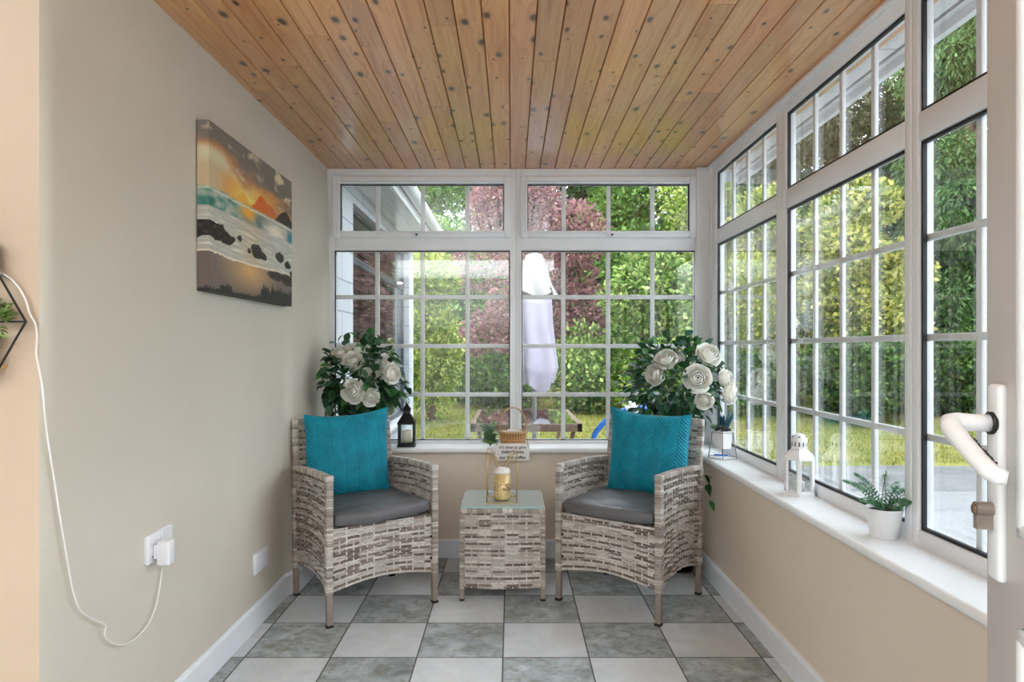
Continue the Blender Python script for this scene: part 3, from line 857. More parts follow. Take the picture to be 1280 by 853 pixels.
def smooth(pts, k=4):
    out = []
    for i in range(len(pts) - 1):
        p0 = pts[max(0, i - 1)]; p1 = pts[i]; p2 = pts[i + 1]; p3 = pts[min(len(pts) - 1, i + 2)]
        for j in range(k):
            f = j / k
            out.append(.5 * ((2 * p1) + (p2 - p0) * f + (2 * p0 - 5 * p1 + 4 * p2 - p3) * f * f + (3 * p1 - p0 - 3 * p2 + p3) * f ** 3))
    out.append(pts[-1]); return out
pts = [at(-30, 338, YE - .03), at(-14, 338, YE - .02)] + pts
m = MB(); m.tube(smooth(pts), .0023, 8)
tag(m.build('charging_cord', M['cord']), 'thin white cord looping down both walls to the plugged-in charger', 'cord')

# ================================================================== HEXAGON WIRE SHELF on the alcove wall
k = YE / F
cx, cz = (-24 - VX) * k, EYE - (403 - VY) * k
Rh = 68 * k
t = thing('hexagon_shelf', 'black hexagonal wire wall shelf with pale wooden base on the alcove wall', 'shelf', (cx, YE, cz))
hexp = [(Rh * math.cos(PI / 3 * a), -.030, Rh * math.sin(PI / 3 * a)) for a in range(6)]
m = MB(); m.tube(hexp, .0028, 8, closed=True, s=False); m.build('wire_hexagon', M['black_metal'], t)
m = MB(); m.tube([(-Rh, -.030, 0), (Rh, -.030, 0)], .0022, 8); m.build('cross_bar', M['black_metal'], t)
for a in (1, 2):
    m = MB(); m.tube([(hexp[a][0] * .93, -.002, hexp[a][2]), (hexp[a][0] * .93, -.030, hexp[a][2])], .004, 12); m.build('wall_fixing', M['steel'], t)
m = MB(); m.box((-Rh / 2 - .004, -.075, -Rh * .866 + .002), (Rh / 2 - .002, -.001, -Rh * .866 + .012), .0015); m.build('shelf_board', M['wood_pale'], t)
zb = cz - Rh * .866 + .0125
t = thing('potted_succulent', 'bushy little green succulent in white pot inside the hexagon wire shelf', 'plant', (cx + .030, YE - .040, zb))
m = MB(); m.lathe([(.024, 0), (.027, .004), (.032, .070), (.029, .070), (.027, .062)], 28); m.build('pot', M['ceramic'], t)
M['succ'] = leaf_mat('succulent_leaf', [(86, 116, 52), (120, 150, 76), (148, 172, 104), (104, 134, 66)], .2)
def leafy(mb, pos, nrm_, L, W_, fold=.25, droop=.2, roll=0.0, seg=4):
    """one pointed leaf growing from pos along nrm_"""
    d = Vector(nrm_).normalized(); up = Vector((0, 0, 1))
    sd = d.cross(up); sd = sd.normalized() if sd.length > 1e-4 else Vector((1, 0, 0)); u = sd.cross(d)
    sd, u = sd * math.cos(roll) + u * math.sin(roll), u * math.cos(roll) - sd * math.sin(roll)
    vs = []
    for i in range(seg + 1):
        f = i / seg; w = W_ / 2 * (math.sin(PI * (f ** .8)) ** .8 if 0 < f < 1 else .02)
        c = Vector(pos) + d * (L * f) - Vector((0, 0, droop * L * f * f))
        vs += [c + sd * w + u * w * fold * 2, c, c - sd * w + u * w * fold * 2]
    fs = []
    for i in range(seg):
        for q in range(2): fs.append((i * 3 + q, i * 3 + q + 1, (i + 1) * 3 + q + 1, (i + 1) * 3 + q))
    mb.add(vs, fs, 0, True)
rr = random.Random(5); m = MB()
for i in range(240):
    d = Vector((rr.gauss(0, 1), rr.gauss(0, 1), rr.gauss(.5, .8))).normalized()
    p = Vector((.016, -.004, .100)) + Vector((d.x * .054, d.y * .030, d.z * .050)) * rr.uniform(.5, 1.05)
    leafy(m, p, d + Vector((0, 0, .4)), rr.uniform(.014, .021), .011, .35, .1, rr.uniform(-1, 1), 3)
m.build('foliage', M['succ'], t)
t = thing('smart_speaker', 'dark grey rounded device perched on top of the hexagon wire shelf', 'device', (cx + .026, YE - .040, cz + Rh * .866 + .003))
m = MB(); m.box((-.030, -.030, 0), (.030, .030, .072), .014, seg=5); m.build('device_body', plain('dark_grey_mesh', (48, 46, 46), .7, .1, 200, .3, 400), t)

# ================================================================== ON THE WINDOWSILLS
SZ = .6112
# ---- black lantern
p = at(508.5, 559, 3.845)
t = thing('candle_lantern', 'black square lantern with cream candle on the sill behind the chair', 'lantern', (p.x, 3.845, SZ), math.radians(4))
m = MB(); m.box((-.050, -.050, 0), (.050, .050, .012), .002); m.box((-.045, -.045, .012), (.045, .045, .020), .002); m.build('base', M['black_metal'], t)
for sx in (-1, 1):
    for sy in (-1, 1):
        m = MB(); m.box((sx * .0405 - .0055, sy * .0405 - .0055, .018), (sx * .0405 + .0055, sy * .0405 + .0055, .128), .001); m.build('corner_post', M['black_metal'], t)
m = MB()
q4 = lambda r, z: [(r, -r, z), (r, r, z), (-r, r, z), (-r, -r, z)]
def stack(mb, prof):
    vs = []; 
    for r, z in prof: vs += q4(r, z)
    fs = [(i * 4 + k, i * 4 + (k + 1) % 4, (i + 1) * 4 + (k + 1) % 4, (i + 1) * 4 + k) for i in range(len(prof) - 1) for k in range(4)]
    fs += [(3, 2, 1, 0), tuple((len(prof) - 1) * 4 + k for k in range(4))]
    mb.add(vs, fs)
stack(m, [(.049, .125), (.049, .136), (.046, .140), (.030, .166), (.020, .182), (.018, .200), (.024, .203), (.024, .207), (.010, .228), (.006, .240), (.003, .246)])
m.build('roof_cap', M['black_metal'], t)
for sx, sy in ((1, 0), (-1, 0), (0, 1), (0, -1)):
    m = MB()
    if sx: m.box((sx * .0405 - .001, -.036, .020), (sx * .0405 + .001, .036, .126))
    else: m.box((-.036, sy * .0405 - .001, .020), (.036, sy * .0405 + .001, .126))
    m.build('glass_pane', M['glass_thin'], t)
m = MB(); m.tube([(.015 * math.cos(a * PI / 12), 0, .256 + .015 * math.sin(a * PI / 12)) for a in range(24)], .0018, 6, closed=True); m.build('carry_ring', M['black_metal'], t)
m = MB(); m.lathe([(.001, .088), (.024, .090), (.029, .084), (.0295, .075), (.0285, .070), (.0295, .064), (.0285, .058), (.0295, .052), (.0285, .046), (.0295, .040), (.029, .021), (0, .021)], 28)
m.build('candle', M['wax'], t)

# ---- wicker basket with arched handle, sprig and hanging sign
p = at(641, 557, 3.852)
t = thing('wicker_basket', 'small oval wicker basket with arched handle on the sill between the chairs', 'basket', (p.x, 3.858, SZ))
m = MB(); rb = random.Random(2)
BASK = [s2l(c) for c in ((186, 140, 92), (164, 116, 72), (204, 160, 112), (148, 104, 66))]
for k in range(13):
    z = .004 + k * .0058; sc_ = .062 + .013 * (k / 12); pts_ = []
    for a in range(64):
        th = 2 * PI * a / 64; o = .0016 * math.sin(th * 16 + k * PI)
        pts_.append(((sc_ + o) * math.cos(th), (sc_ * .70 + o) * math.sin(th), z))
    m.tube(pts_, .0031, 6, closed=True, c=rb.choice(BASK))
for a in range(30):
    th = 2 * PI * a / 30; m.tube([(.0625 * math.cos(th), .0435 * math.sin(th), .002), (.0775 * math.cos(th), .055 * math.sin(th), .080)], .0034, 6, c=BASK[2])
m.lathe([(0, .002), (.060, .002)], 32, caps=False, c=BASK[1])
m.build('basket_body', attr_mat('basket_willow', .6, .2, 200), t, color=True)
m = MB()
for o in (0, PI):
    m.tube([((.077 + .0035 * math.cos(a * .9 + o)) * math.cos(2 * PI * a / 90), (.054 + .0035 * math.cos(a * .9 + o)) * math.sin(2 * PI * a / 90), .080 + .0035 * math.sin(a * .9 + o)) for a in range(90)], .0032, 6, closed=True)
m.build('basket_rim', plain('pale_willow', (206, 178, 140), .55, .12, 60), t)
m = MB()
for o in (0, PI):
    pp = []
    for a in range(61):
        th = PI * a / 60; tw = a * .55 + o
        pp.append((.078 * math.cos(th) + .0032 * math.cos(tw), .0032 * math.sin(tw), .070 + .145 * math.sin(th) ** .8))
    m.tube(pp, .0030, 6)
m.build('handle', plain('willow_cane', (196, 158, 112), .55, .15, 60), t)
m = MB(); 
for i in range(26):
    a = rr.random() * 6.28; q = rr.random() * .05
    m.box((q * math.cos(a) - .014, q * .7 * math.sin(a) - .010, .070 + rr.random() * .010), (q * math.cos(a) + .014, q * .7 * math.sin(a) + .010, .080 + rr.random() * .012), .004, M=None)
m.build('cloth_lining', M['white_plaster'] if 'white_plaster' in M else M['sign'], t)

p = at(640.5, 566, 3.735)
t = thing('hanging_sign', 'small whitewashed board sign with dark handwriting hanging at the sill edge', 'sign', (p.x, 3.744, 0))
zt, zb_ = EYE - (555 - VY) * 3.74 / F, EYE - (576.5 - VY) * 3.74 / F
hwd = 21.5 * 3.74 / F
m = MB(); m.box((-hwd, -.004, zb_), (hwd, .004, zt), .0012); m.build('board', M['sign'], t)
for sx in (-1, 1):
    m = MB(); m.tube([(sx * hwd * .90, -.006, zt - .010), (sx * hwd * .90, -.004, zt + .002), (sx * hwd * .87, .030, zt + .018), (sx * hwd * .84, .062, zt + .028)], .0013, 6); m.build('hanging_string', M['ink'], t)
def text(body, x, y, z, size, parent, mat, shear=0.0, bold=0.0, rotx=PI / 2, name='lettering', extrude=.0004):
    cu = bpy.data.curves.new(name, 'FONT'); cu.body = body; cu.size = size; cu.align_x = 'CENTER'; cu.align_y = 'CENTER'
    cu.shear = shear; cu.offset = bold; cu.extrude = extrude; cu.resolution_u = 3; cu.materials.append(mat)
    tmp = bpy.data.objects.new('tmp', cu); C.objects.link(tmp); bpy.context.view_layer.update()
    me = bpy.data.meshes.new_from_object(tmp.evaluated_get(bpy.context.evaluated_depsgraph_get()))
    bpy.data.objects.remove(tmp); bpy.data.curves.remove(cu); me.name = name
    o = bpy.data.objects.new(name, me); C.objects.link(o); o.parent = parent; o.location = (x, y, z); o.rotation_euler = (rotx, 0, 0); return o
hgt = zt - zb_
text("it's time to give", 0, -.0045, zt - hgt * .21, .0235, t, M['ink'], .25, .0003)
text('EVERYTHING', .002, -.0045, zt - hgt * .50, .0205, t, M['ink'], 0, .0007)
text('our first coffee', 0, -.0045, zt - hgt * .80, .0235, t, M['ink'], .12, .0005)

M['euc'] = leaf_mat('eucalyptus_leaf', [(112, 144, 122), (142, 172, 152), (170, 194, 178), (124, 160, 112), (150, 182, 112)], .35, mul=1.25)
p = at(613, 557, 3.80)
t = thing('eucalyptus_sprig', 'artificial eucalyptus sprig lying upright against the wicker basket', 'sprig', (p.x, 3.80, SZ))
rr = random.Random(11)
for (tx, ty, top, big) in ((-.072, .0, .150, .030), (-.012, .01, .215, .028), (.024, .0, .130, .040), (-.034, -.01, .120, .044), (.006, -.018, .095, .050), (-.014, -.02, .070, .052), (.030, -.01, .07, .04)):
    m = MB(); pp = [Vector((0, 0, .004)), Vector((tx * .35, ty, top * .5)), Vector((tx, ty, top))]; sm_ = smooth(pp, 6); m.tube(sm_, .0014, 6)
    st_ = m.build('stalk', M['stem'], t)
    m = MB()
    for i, q in enumerate(sm_[2:]):
        for sd in (0, 1):
            a = i * 2.0 + sd * 3.1; L_ = big * (1.1 - .6 * i / len(sm_))
            leafy(m, q, (math.cos(a), math.sin(a) - .2, .6), L_, L_ * .72, .2, .1, rr.uniform(-.5, .5), 4)
    m.build('leaves', M['euc'], st_)

# ---- gold wire candle cage with pillar candle, on the side table
p = at(627.5, 624, 3.285)
TBX, TBY = p.x, 3.288
t = thing('wire_candle_holder', 'square gold wire candle cage with curled petals on the glass side table', 'candle holder', (TBX, TBY, TT))
hq = .071; hh_ = .236; g = .0021
m = MB(); m.tube([(-hq, -hq, g), (hq, -hq, g), (hq, hq, g), (-hq, hq, g)], g, 8, closed=True, s=False); m.build('base_ring', M['gold'], t)
for sx in (-1, 1):
    for sy in (-1, 1):
        m = MB(); m.tube([(sx * hq, sy * hq, 0), (sx * hq, sy * hq, hh_)], g, 8); m.build('upright', M['gold'], t)
        m = MB()
        for k_, (r0, r1, z0, z1) in enumerate(((1.0, .12, hh_, hh_ - .075), (1.0, .20, hh_ - .022, hh_ - .092))):
            pp = []
            for i in range(13):
                f = i / 12; r = r0 + (r1 - r0) * f
                pp.append((sx * hq * r, sy * hq * r, z0 + (z1 - z0) * f ** 1.8))
            m.tube(pp, .0015, 6)
        m.build('petal_wire', M['gold'], t)
        m = MB(); m.tube([(sx * hq * (1 - .62 * i / 8), sy * hq * (1 - .62 * i / 8), .003 + .020 * math.sin(PI * i / 8)) for i in range(9)], .0015, 6); m.build('foot_curl', M['gold'], t)
m = MB(); m.lathe([(0, .0045), (.036, .0045), (.036, .0075), (0, .0075)], 32); m.build('candle_plate', M['gold'], t)
N = NT('gilded_candle'); pz = N.xyz(N.obj())
nz_ = N.noise(N.mapv(N.obj(), (1, 1, 1)), 120, 4, .6)
band = N.math('MULTIPLY', N.math('GREATER_THAN', pz[2], .040), N.math('LESS_THAN', pz[2], .076))
flor = N.math('MULTIPLY', band, N.ramp(nz_, [(.50, (0, 0, 0)), (.56, (1, 1, 1))]))
gold_ = N.ramp(N.noise(N.obj(), 30, 3), [(.3, s2l((216, 186, 122))), (.7, s2l((236, 214, 160)))])
N.bsdf(Base_Color=N.mix(flor, gold_, s2l((120, 72, 48))), Roughness=.32, Metallic=.25); M['gilt'] = N.mat
t = thing('pillar_candle', 'gold pillar candle with brown motif and white domed top inside the wire cage', 'candle', (TBX + .001, TBY, TT + .0077))
m = MB(); m.lathe([(0, 0), (.0375, 0), (.039, .003), (.039, .122), (0, .122)], 40); m.build('candle_sleeve', M['gilt'], t)
m = MB(); m.lathe([(.0385, .1215), (.0385, .128), (.036, .137), (.029, .145), (.016, .149), (0, .150)], 40); wx = m.build('wax_top', M['wax_white'], t)
m = MB(); m.tube([(0, 0, .148), (.001, 0, .158)], .001, 6); m.build('wick', M['ink'], wx)

# ---- white hexagonal lantern
p = at(1009, 618, 2.58)
t = thing('candle_lantern', 'white hexagonal lantern with pierced dome on the long windowsill', 'lantern', (1.080, 2.56, SZ), math.radians(8))
hexr = lambda r, z, ph=0: [(r * math.cos(PI / 3 * k_ + ph), r * math.sin(PI / 3 * k_ + ph), z) for k_ in range(6)]
m = MB(); m.lathe([(0, 0), (.0605, 0), (.0605, .014), (.055, .020), (0, .020)], 6, s=False); m.build('base', M['ceramic'], t)
m = MB(); m.lathe([(0, .134), (.0595, .134), (.0605, .142), (.056, .150), (.031, .172), (.029, .178), (0, .178)], 6, s=False); m.build('roof_cap', M['ceramic'], t)
for a in range(6):
    th = PI / 3 * a
    m = MB(); Mx = Matrix.Rotation(th, 4, 'Z'); m.box((.047, -.008, .018), (.0565, .008, .137), .001, 0, Mx); m.build('corner_post', M['ceramic'], t)
    th += PI / 6; Mx = Matrix.Rotation(th, 4, 'Z')
    m = MB(); m.box((.0455, -.021, .020), (.047, .021, .135), 0, 0, Mx); m.build('glass_pane', M['glass_thin'], t)
m = MB(); m.lathe([(.0275, .176), (.0285, .178), (.0285, .208), (.026, .219), (.018, .227), (.008, .231), (0, .2315)], 40); dome = m.build('dome', M['ceramic'], t)
m = MB()
for a in range(12):
    th = 2 * PI * a / 12; Mx = Matrix.Rotation(th, 4, 'Z')
    m.box((.0278, -.0024, .184), (.0292, .0024, .200), .0012, 0, Mx)
    if a % 2 == 0:
        v0 = Mx @ Vector((.0255, 0, .2195)); m.lathe([(0, -.002), (.0036, -.0015), (.0036, .0015), (0, .002)], 10, (v0.x, v0.y, v0.z))
m.build('air_holes', M['dark_slot'], dome)
m = MB(); m.lathe([(0, .0205), (.019, .0205), (.019, .050), (.017, .052), (0, .052)], 24); m.build('candle', M['wax_white'], t)
m = MB(); m.tube([(.0 + .0475 * math.cos(PI + .3), .0475 * math.sin(PI + .3) - .006, .078), (.052 * math.cos(PI + .3), .052 * math.sin(PI + .3) - .006, .078)], .0028, 8); m.build('door_latch', M['steel'], t)

# ---- fern in a white pot
t = thing('potted_fern', 'small artificial fern in white tapered pot on the long windowsill', 'plant', (1.084, 1.985, SZ))
m = MB(); m.lathe([(0, 0), (.034, 0), (.036, .003), (.050, .083), (.0515, .085), (.050, .087), (.047, .086), (.0455, .076), (0, .076)], 40); m.build('pot', M['ceramic'], t)
m = MB(); m.lathe([(0, .078), (.030, .079), (.0455, .077)], 24, caps=False); m.build('soil', M['soil'], t)
M['fern'] = leaf_mat('fern_leaflet', [(74, 128, 98), (94, 150, 114), (124, 174, 136), (80, 136, 92)], .3)
rr = random.Random(21)
def frond(tip, wid, seedk, kink=.6):
    base = Vector((rr.uniform(-.01, .01), rr.uniform(-.01, .01), .074)); tip = Vector(tip)
    mid = base.lerp(tip, .5) + Vector((0, 0, kink * (tip - base).length * .25))
    sm_ = smooth([base, mid, tip], 9); m = MB(); m.tube(sm_, .0011, 5); fo = m.build('frond', M['stem'], t)
    m = MB(); N_ = len(sm_)
    for i in range(3, N_):
        f = i / (N_ - 1); d = (sm_[min(i + 1, N_ - 1)] - sm_[i - 1]).normalized()
        sd = d.cross(Vector((.15, -.6, .8))).normalized(); L_ = wid * (1.05 - f) ** .6 * min(1, .45 + f * 1.6)
        for s in (-1, 1): leafy(m, sm_[i], sd * s + d * .28, L_, max(.0065, L_ * .23), .12, .15, 0, 4)
    leafy(m, sm_[-1], d, wid * .35, .006, .1, .1, 0, 3)
    m.build('leaflets', M['fern'], fo)
for tip, wd in (((-.118, .00, .165), .022), ((-.070, .03, .180), .024), ((.000, -.01, .186), .034), ((.028, .05, .168), .030), ((.095, -.02, .142), .040), ((.110, .03, .130), .034), ((-.085, -.03, .115), .024), ((.050, -.05, .115), .034), ((-.040, -.045, .120), .028), ((.020, -.03, .150), .034), ((.070, .05, .150), .030), ((-.045, .05, .150), .026)):
    frond(tip, wd * 1.1, 0)

# ---- succulents in a hexagonal pot carried by a wire stand
PX, PY = 1.062, 3.43
t = thing('plant_stand', 'thin bronze hexagonal wire stand on the windowsill corner holding a white pot', 'plant stand', (PX, PY, SZ), math.radians(14))
zr = .130; ro, ri = .078, .058
m = MB(); m.tube(hexr(ro, .0016), .0016, 6, closed=True, s=False); m.build('base_ring', M['bronze'], t)
m = MB(); m.tube(hexr(ri, zr), .0016, 6, closed=True, s=False); m.build('top_ring', M['bronze'], t)
for a in range(6):
    m = MB(); m.tube([hexr(ro, .0016)[a], hexr(ri, zr)[a]], .0015, 6); m.build('upright', M['bronze'], t)
t = thing('succulent_pot', 'white hexagonal pot of spiky teal and grey succulents in wire stand', 'plant', (PX, PY, SZ + .050), math.radians(14))
m = MB(); m.lathe([(0, 0), (.046, 0), (.0535, .075), (.0535, .078), (.0615, .0835), (.0615, .088), (.053, .088), (.050, .078), (0, .078)], 6, s=False); m.build('pot', M['ceramic'], t)
m = MB(); m.lathe([(0, .082), (.049, .080)], 24, caps=False); m.build('soil', M['soil'], t)
M['aloe'] = leaf_mat('blue_green_aloe', [(38, 82, 100), (56, 104, 122), (40, 92, 108)], .05)
M['semp'] = leaf_mat('grey_sempervivum', [(84, 96, 92), (104, 112, 108), (66, 78, 74), (90, 84, 88)], .05)
M['mint'] = leaf_mat('pale_succulent', [(150, 176, 140), (126, 158, 122)], .1)
rr = random.Random(4)
m = MB()
for i in range(11):
    a = rr.random() * 6.28; tl = rr.uniform(.10, .5); L_ = rr.uniform(.075, .108)
    leafy(m, (.020 + .010 * math.cos(a), .012 + .010 * math.sin(a), .080), (math.cos(a) * tl, math.sin(a) * tl, 1), L_, .015, .6, -.02, rr.random(), 5)
m.build('aloe_leaves', M['aloe'], t)
m = MB()
for i in range(120):
    d = Vector((rr.gauss(0, 1), rr.gauss(0, 1), abs(rr.gauss(.4, .6)))).normalized()
    leafy(m, Vector((-.012, -.022, .084)) + Vector((d.x * .030, d.y * .024, d.z * .018)), d + Vector((0, 0, .3)), .016, .008, .4, 0, rr.random(), 3)
m.build('rosette_leaves', M['semp'], t)
m = MB()
for i in range(40):
    d = Vector((rr.gauss(0, 1), rr.gauss(0, 1), abs(rr.gauss(.6, .6)))).normalized()
    leafy(m, Vector((-.030, .012, .086)) + Vector((d.x * .018, d.y * .018, d.z * .020)), d + Vector((0, 0, .4)), .022, .007, .3, 0, rr.random(), 3)
m.build('pale_leaves', M['mint'], t)
m = MB(); m.box((-.034, -.005, 0), (.034, .005, .008), .003); o = m.build('blue_clip', M['hose'], None, (PX + .010, PY + .06, SZ)); o.rotation_euler = (0, 0, -.25)
tag(o, 'small blue plastic clip lying on the sill under the wire stand', 'clip')

# ================================================================== WHITE ROSE BUSHES in the two corners
M['rose_leaf'] = leaf_mat('dark_rose_leaf', [(30, 66, 38), (42, 86, 48), (60, 112, 58), (38, 78, 56), (76, 134, 66), (84, 124, 104), (32, 70, 42)], .2, .4, .5)
def rose(parent, pos, facing, r, seed):
    rr = random.Random(seed); m = MB(); f = Vector(facing).normalized()
    q = f.to_track_quat('Z', 'Y').to_matrix().to_4x4(); Mx = Matrix.Translation(pos) @ q
    r *= .92
    def petal(az, rk, pm, lip, w, off, dz):
        vs = []; nu, nv = 8, 8; wv = rr.random() * 6; jr = rr.uniform(.94, 1.06)
        for j in range(nv + 1):
            v = j / nv
            for i in range(nu + 1):
                u = 2 * i / nu - 1
                ph = .32 + (pm - .32) * v * (1 - .13 * u * u)
                ww = w * (.35 + .65 * math.sin(PI * min(.5, .08 + v * .62)))
                rad = rk * r * jr * math.sin(ph) + lip * r * v ** 4 + .03 * r * math.sin(u * 5 + wv) * v * v + off * r
                z = -rk * r * jr * math.cos(ph) * .92 - lip * .55 * r * v ** 7 + dz * r + .07 * r * (1 - abs(u)) * v
                a = az + u * ww + .06 * math.sin(v * 3 + wv)
                vs.append(Mx @ Vector((rad * math.cos(a), rad * math.sin(a), z)))
        w_ = nu + 1
        m.add(vs, [(j * w_ + i, j * w_ + i + 1, (j + 1) * w_ + i + 1, (j + 1) * w_ + i) for j in range(nv) for i in range(nu)], 0, True)
    z_ = rr.random() * 6
    for k_ in range(3): petal(z_ + k_ * 2.1, .24, 2.72, .0, 1.25, .0, .16)
    for k_ in range(4): petal(z_ + k_ * 1.57 + .5, .42, 2.52, .03, .98, .0, .12)
    for k_ in range(4): petal(z_ + k_ * 1.57 + .2, .60, 2.34, .08, .92, .0, .08)
    for k_ in range(5): petal(z_ + k_ * 1.257 + .8, .78, 2.16, .14, .80, .0, .03)
    for k_ in range(5): petal(z_ + k_ * 1.257 + .4, .94, 1.92, .20, .74, .02, -.04)
    for k_ in range(4): petal(z_ + k_ * 1.57 + .1, 1.02, 1.62, .24, .70, .03, -.10)
    return m.build('rose_bloom', M['petal'], parent, fix=False)
def rose_bush(label, base, cen, rad, blooms, buds, seed, xlim, ylim, extra=()):
    t = thing('rose_plant', label, 'plant', (base[0], base[1], 0))
    rr = random.Random(seed); B = Vector((base[0], base[1], 0)); cen = Vector(cen) - B; rad = Vector(rad)
    m = MB(); m.lathe([(0, 0), (.068, 0), (.072, .004), (.088, .165), (.092, .168), (.092, .180), (.084, .180), (.080, .160), (0, .160)], 36); m.build('pot', M['black_pot'], t)
    m = MB(); m.lathe([(0, .166), (.080, .162)], 24, caps=False); m.build('soil', M['soil'], t)
    for k_ in range(4):
        a = k_ * 1.6 + .3
        pp = [Vector((.015 * math.cos(a), .015 * math.sin(a), .16)), Vector((.03 * math.cos(a), .03 * math.sin(a), .45)), Vector((cen.x * .6 + .06 * math.cos(a), cen.y * .6 + .05 * math.sin(a), cen.z - .10)), cen + Vector((.10 * math.cos(a), .08 * math.sin(a), .06))]
        m = MB(); m.tube(smooth(pp, 6), .006, 8); m.build('stem', M['stem'], t)
    m = MB(); cnt = 0; tries = 0
    lo = Vector((xlim[0] + .01, ylim[0], .4)) - B; hi = Vector((xlim[1] - .01, ylim[1], 2)) - B
    BL = [(at(px, py, dd) - B, r) for (px, py, dd, r, fx, fy, fz) in blooms]
    while cnt < 620 and tries < 14000:
        tries += 1
        d = Vector((rr.gauss(0, 1), rr.gauss(0, 1), rr.gauss(0, 1))).normalized(); f = rr.uniform(.35, 1.0) ** .6
        lump = 1 + .22 * mnoise.noise(d * 2.2 + Vector((seed, 0, 0)))
        p = cen + Vector((d.x * rad.x, d.y * rad.y, d.z * rad.z)) * f * lump
        out = (d + Vector((rr.gauss(0, .5), rr.gauss(0, .5), rr.gauss(.0, .45)))).normalized()
        L_ = rr.uniform(.042, .070); tip = p + out * L_
        if not all(lo[i] < min(p[i], tip[i]) and max(p[i], tip[i]) < hi[i] for i in range(3)): continue
        wp = tip + B; pp_ = p + B
        if min(wp.z, pp_.z) < .86 and any(min(-(q.x - ch[0][0]) * math.sin(ch[1]) + (q.y - ch[0][1]) * math.cos(ch[1]) for q in (wp, pp_)) < .300 for ch in (LCH, RCH) if abs(ch[0][0] - base[0]) < .6): continue
        if any((p - c).length < r_ * 1.15 or (tip - c).length < r_ * 1.1 or (p.y < c.y and math.hypot(p.x - c.x, p.z - c.z) < r_ * .8) for c, r_ in BL): continue
        if max(wp.x, pp_.x) > .96 and min(wp.z, pp_.z) < .66: continue
        if max(wp.y, pp_.y) > 3.72 and min(wp.z, pp_.z) < .66: continue
        leafy(m, p, out, L_, L_ * .66, .16, .25, rr.uniform(-.7, .7), 4); cnt += 1
    for e in extra:
        for q in range(4): leafy(m, Vector(e) - B + Vector((rr.uniform(-.01, .01), rr.uniform(-.02, .02), rr.uniform(-.05, .02))), (rr.uniform(0, .3), rr.uniform(-1, .2), rr.uniform(-.8, .3)), .05, .032, .16, .2, rr.uniform(-.6, .6), 4)
    m.build('foliage', M['rose_leaf'], t, fix=False)
    m = MB()
    for i in range(46):
        d = Vector((rr.gauss(0, 1), rr.gauss(0, 1), rr.gauss(.3, 1))).normalized()
        a = cen + Vector((d.x * rad.x, d.y * rad.y, d.z * rad.z)) * .25; q = cen + Vector((d.x * rad.x, d.y * rad.y, d.z * rad.z)) * .85
        if (q + B).y > ylim[1] - .02 or not (xlim[0] + .02 < (q + B).x < xlim[1] - .02): continue
        if any((q - c).length < r_ * 1.2 or (a - c).length < r_ * 1.2 for c, r_ in BL): continue
        m.tube([a, a.lerp(q, .5) + Vector((0, 0, .01)), q], .0016, 5)
    m.build('twigs', M['stem'], t)
    for i, (px, py, dd, r, fx, fy, fz) in enumerate(blooms):
        rose(t, at(px, py, dd) - B, (fx, fy, fz), r, seed * 31 + i)
    return t
rose_bush('white-flowered rose bush behind the chair beside the black lantern', (-.845, 3.655), (-.800, 3.62, 1.00), (.225, .19, .225),
          [(441, 489, 3.43, .056, -.05, -1, .1), (463, 497, 3.44, .042, .25, -1, -.1), (441, 450, 3.50, .048, .1, -.8, .5), (424, 442, 3.58, .044, -.3, -.8, .6), (447, 437, 3.62, .052, .2, -.6, .9), (491, 468, 3.50, .050, .9, -.7, .0), (483, 452, 3.60, .040, .6, -.7, .4), (404, 464, 3.55, .040, -.6, -.8, .2), (478, 466, 3.52, .030, .3, -1, .1), (458, 466, 3.52, .024, .0, -1, .2)], [], 5, (-1.03, .5), (3.3, 3.925))
rose_bush('white-flowered rose bush behind the chair beside the long windowsill', (.886, 3.60), (.850, 3.56, .985), (.265, .20, .235),
          [(832, 448, 3.42, .050, -.35, -.8, .6), (817, 468, 3.45, .050, -.8, -.7, .1), (872, 473, 3.36, .062, -.1, -1, .15), (887, 442, 3.42, .058, .25, -.8, .6), (880, 502, 3.36, .042, -.2, -1, -.3), (909, 474, 3.40, .046, .7, -.8, .2), (915, 492, 3.38, .052, .9, -.6, -.1), (849, 447, 3.50, .028, .1, -1, .5), (838, 455, 3.52, .024, .1, -1, .3)], [], 9, (.4, 1.125), (3.3, 3.925),
          extra=((.958, 3.36, .52), (.962, 3.36, .46)))
# ================================================================== GARDEN
GZ = -.15
def gz(x, y):
    return GZ + .42 * sstep(7.8, 13.5, y) + .18 * sstep(5.0, 12.0, x) * sstep(6.5, 9, y) + (.02 * mnoise.noise(Vector((x * .6, y * .6, 0))) if y > 7.8 else 0)
def edge_y(x): return 7.62 + .10 * mnoise.noise(Vector((x * .8, 3, 0))) + .05 * mnoise.noise(Vector((x * 4, 9, 0)))
N = NT('worn_asphalt'); p = N.pos()
col = N.ramp(N.noise(p, 3, 5, .65), [(.3, s2l((84, 84, 86))), (.7, s2l((108, 108, 110)))])
col = N.mix(N.math('MULTIPLY', N.ramp(N.noise(p, 60, 3), [(.5, (0, 0, 0)), (.7, (1, 1, 1))]), .4), col, s2l((132, 130, 126)))
N.bsdf(Base_Color=col, Roughness=.85, Normal=N.bump(N.noise(p, 120, 3), .4, .01)); M['asphalt'] = N.mat
N = NT('lawn_turf'); p = N.pos()
n1 = N.noise(p, 1.1, 5, .65); n2 = N.noise(p, 9, 4)
col = N.ramp(n1, [(.28, s2l((96, 106, 42))), (.5, s2l((126, 126, 60))), (.7, s2l((150, 140, 80)))])
col = N.mix(N.math('MULTIPLY', n2, .35), col, s2l((66, 82, 30)))
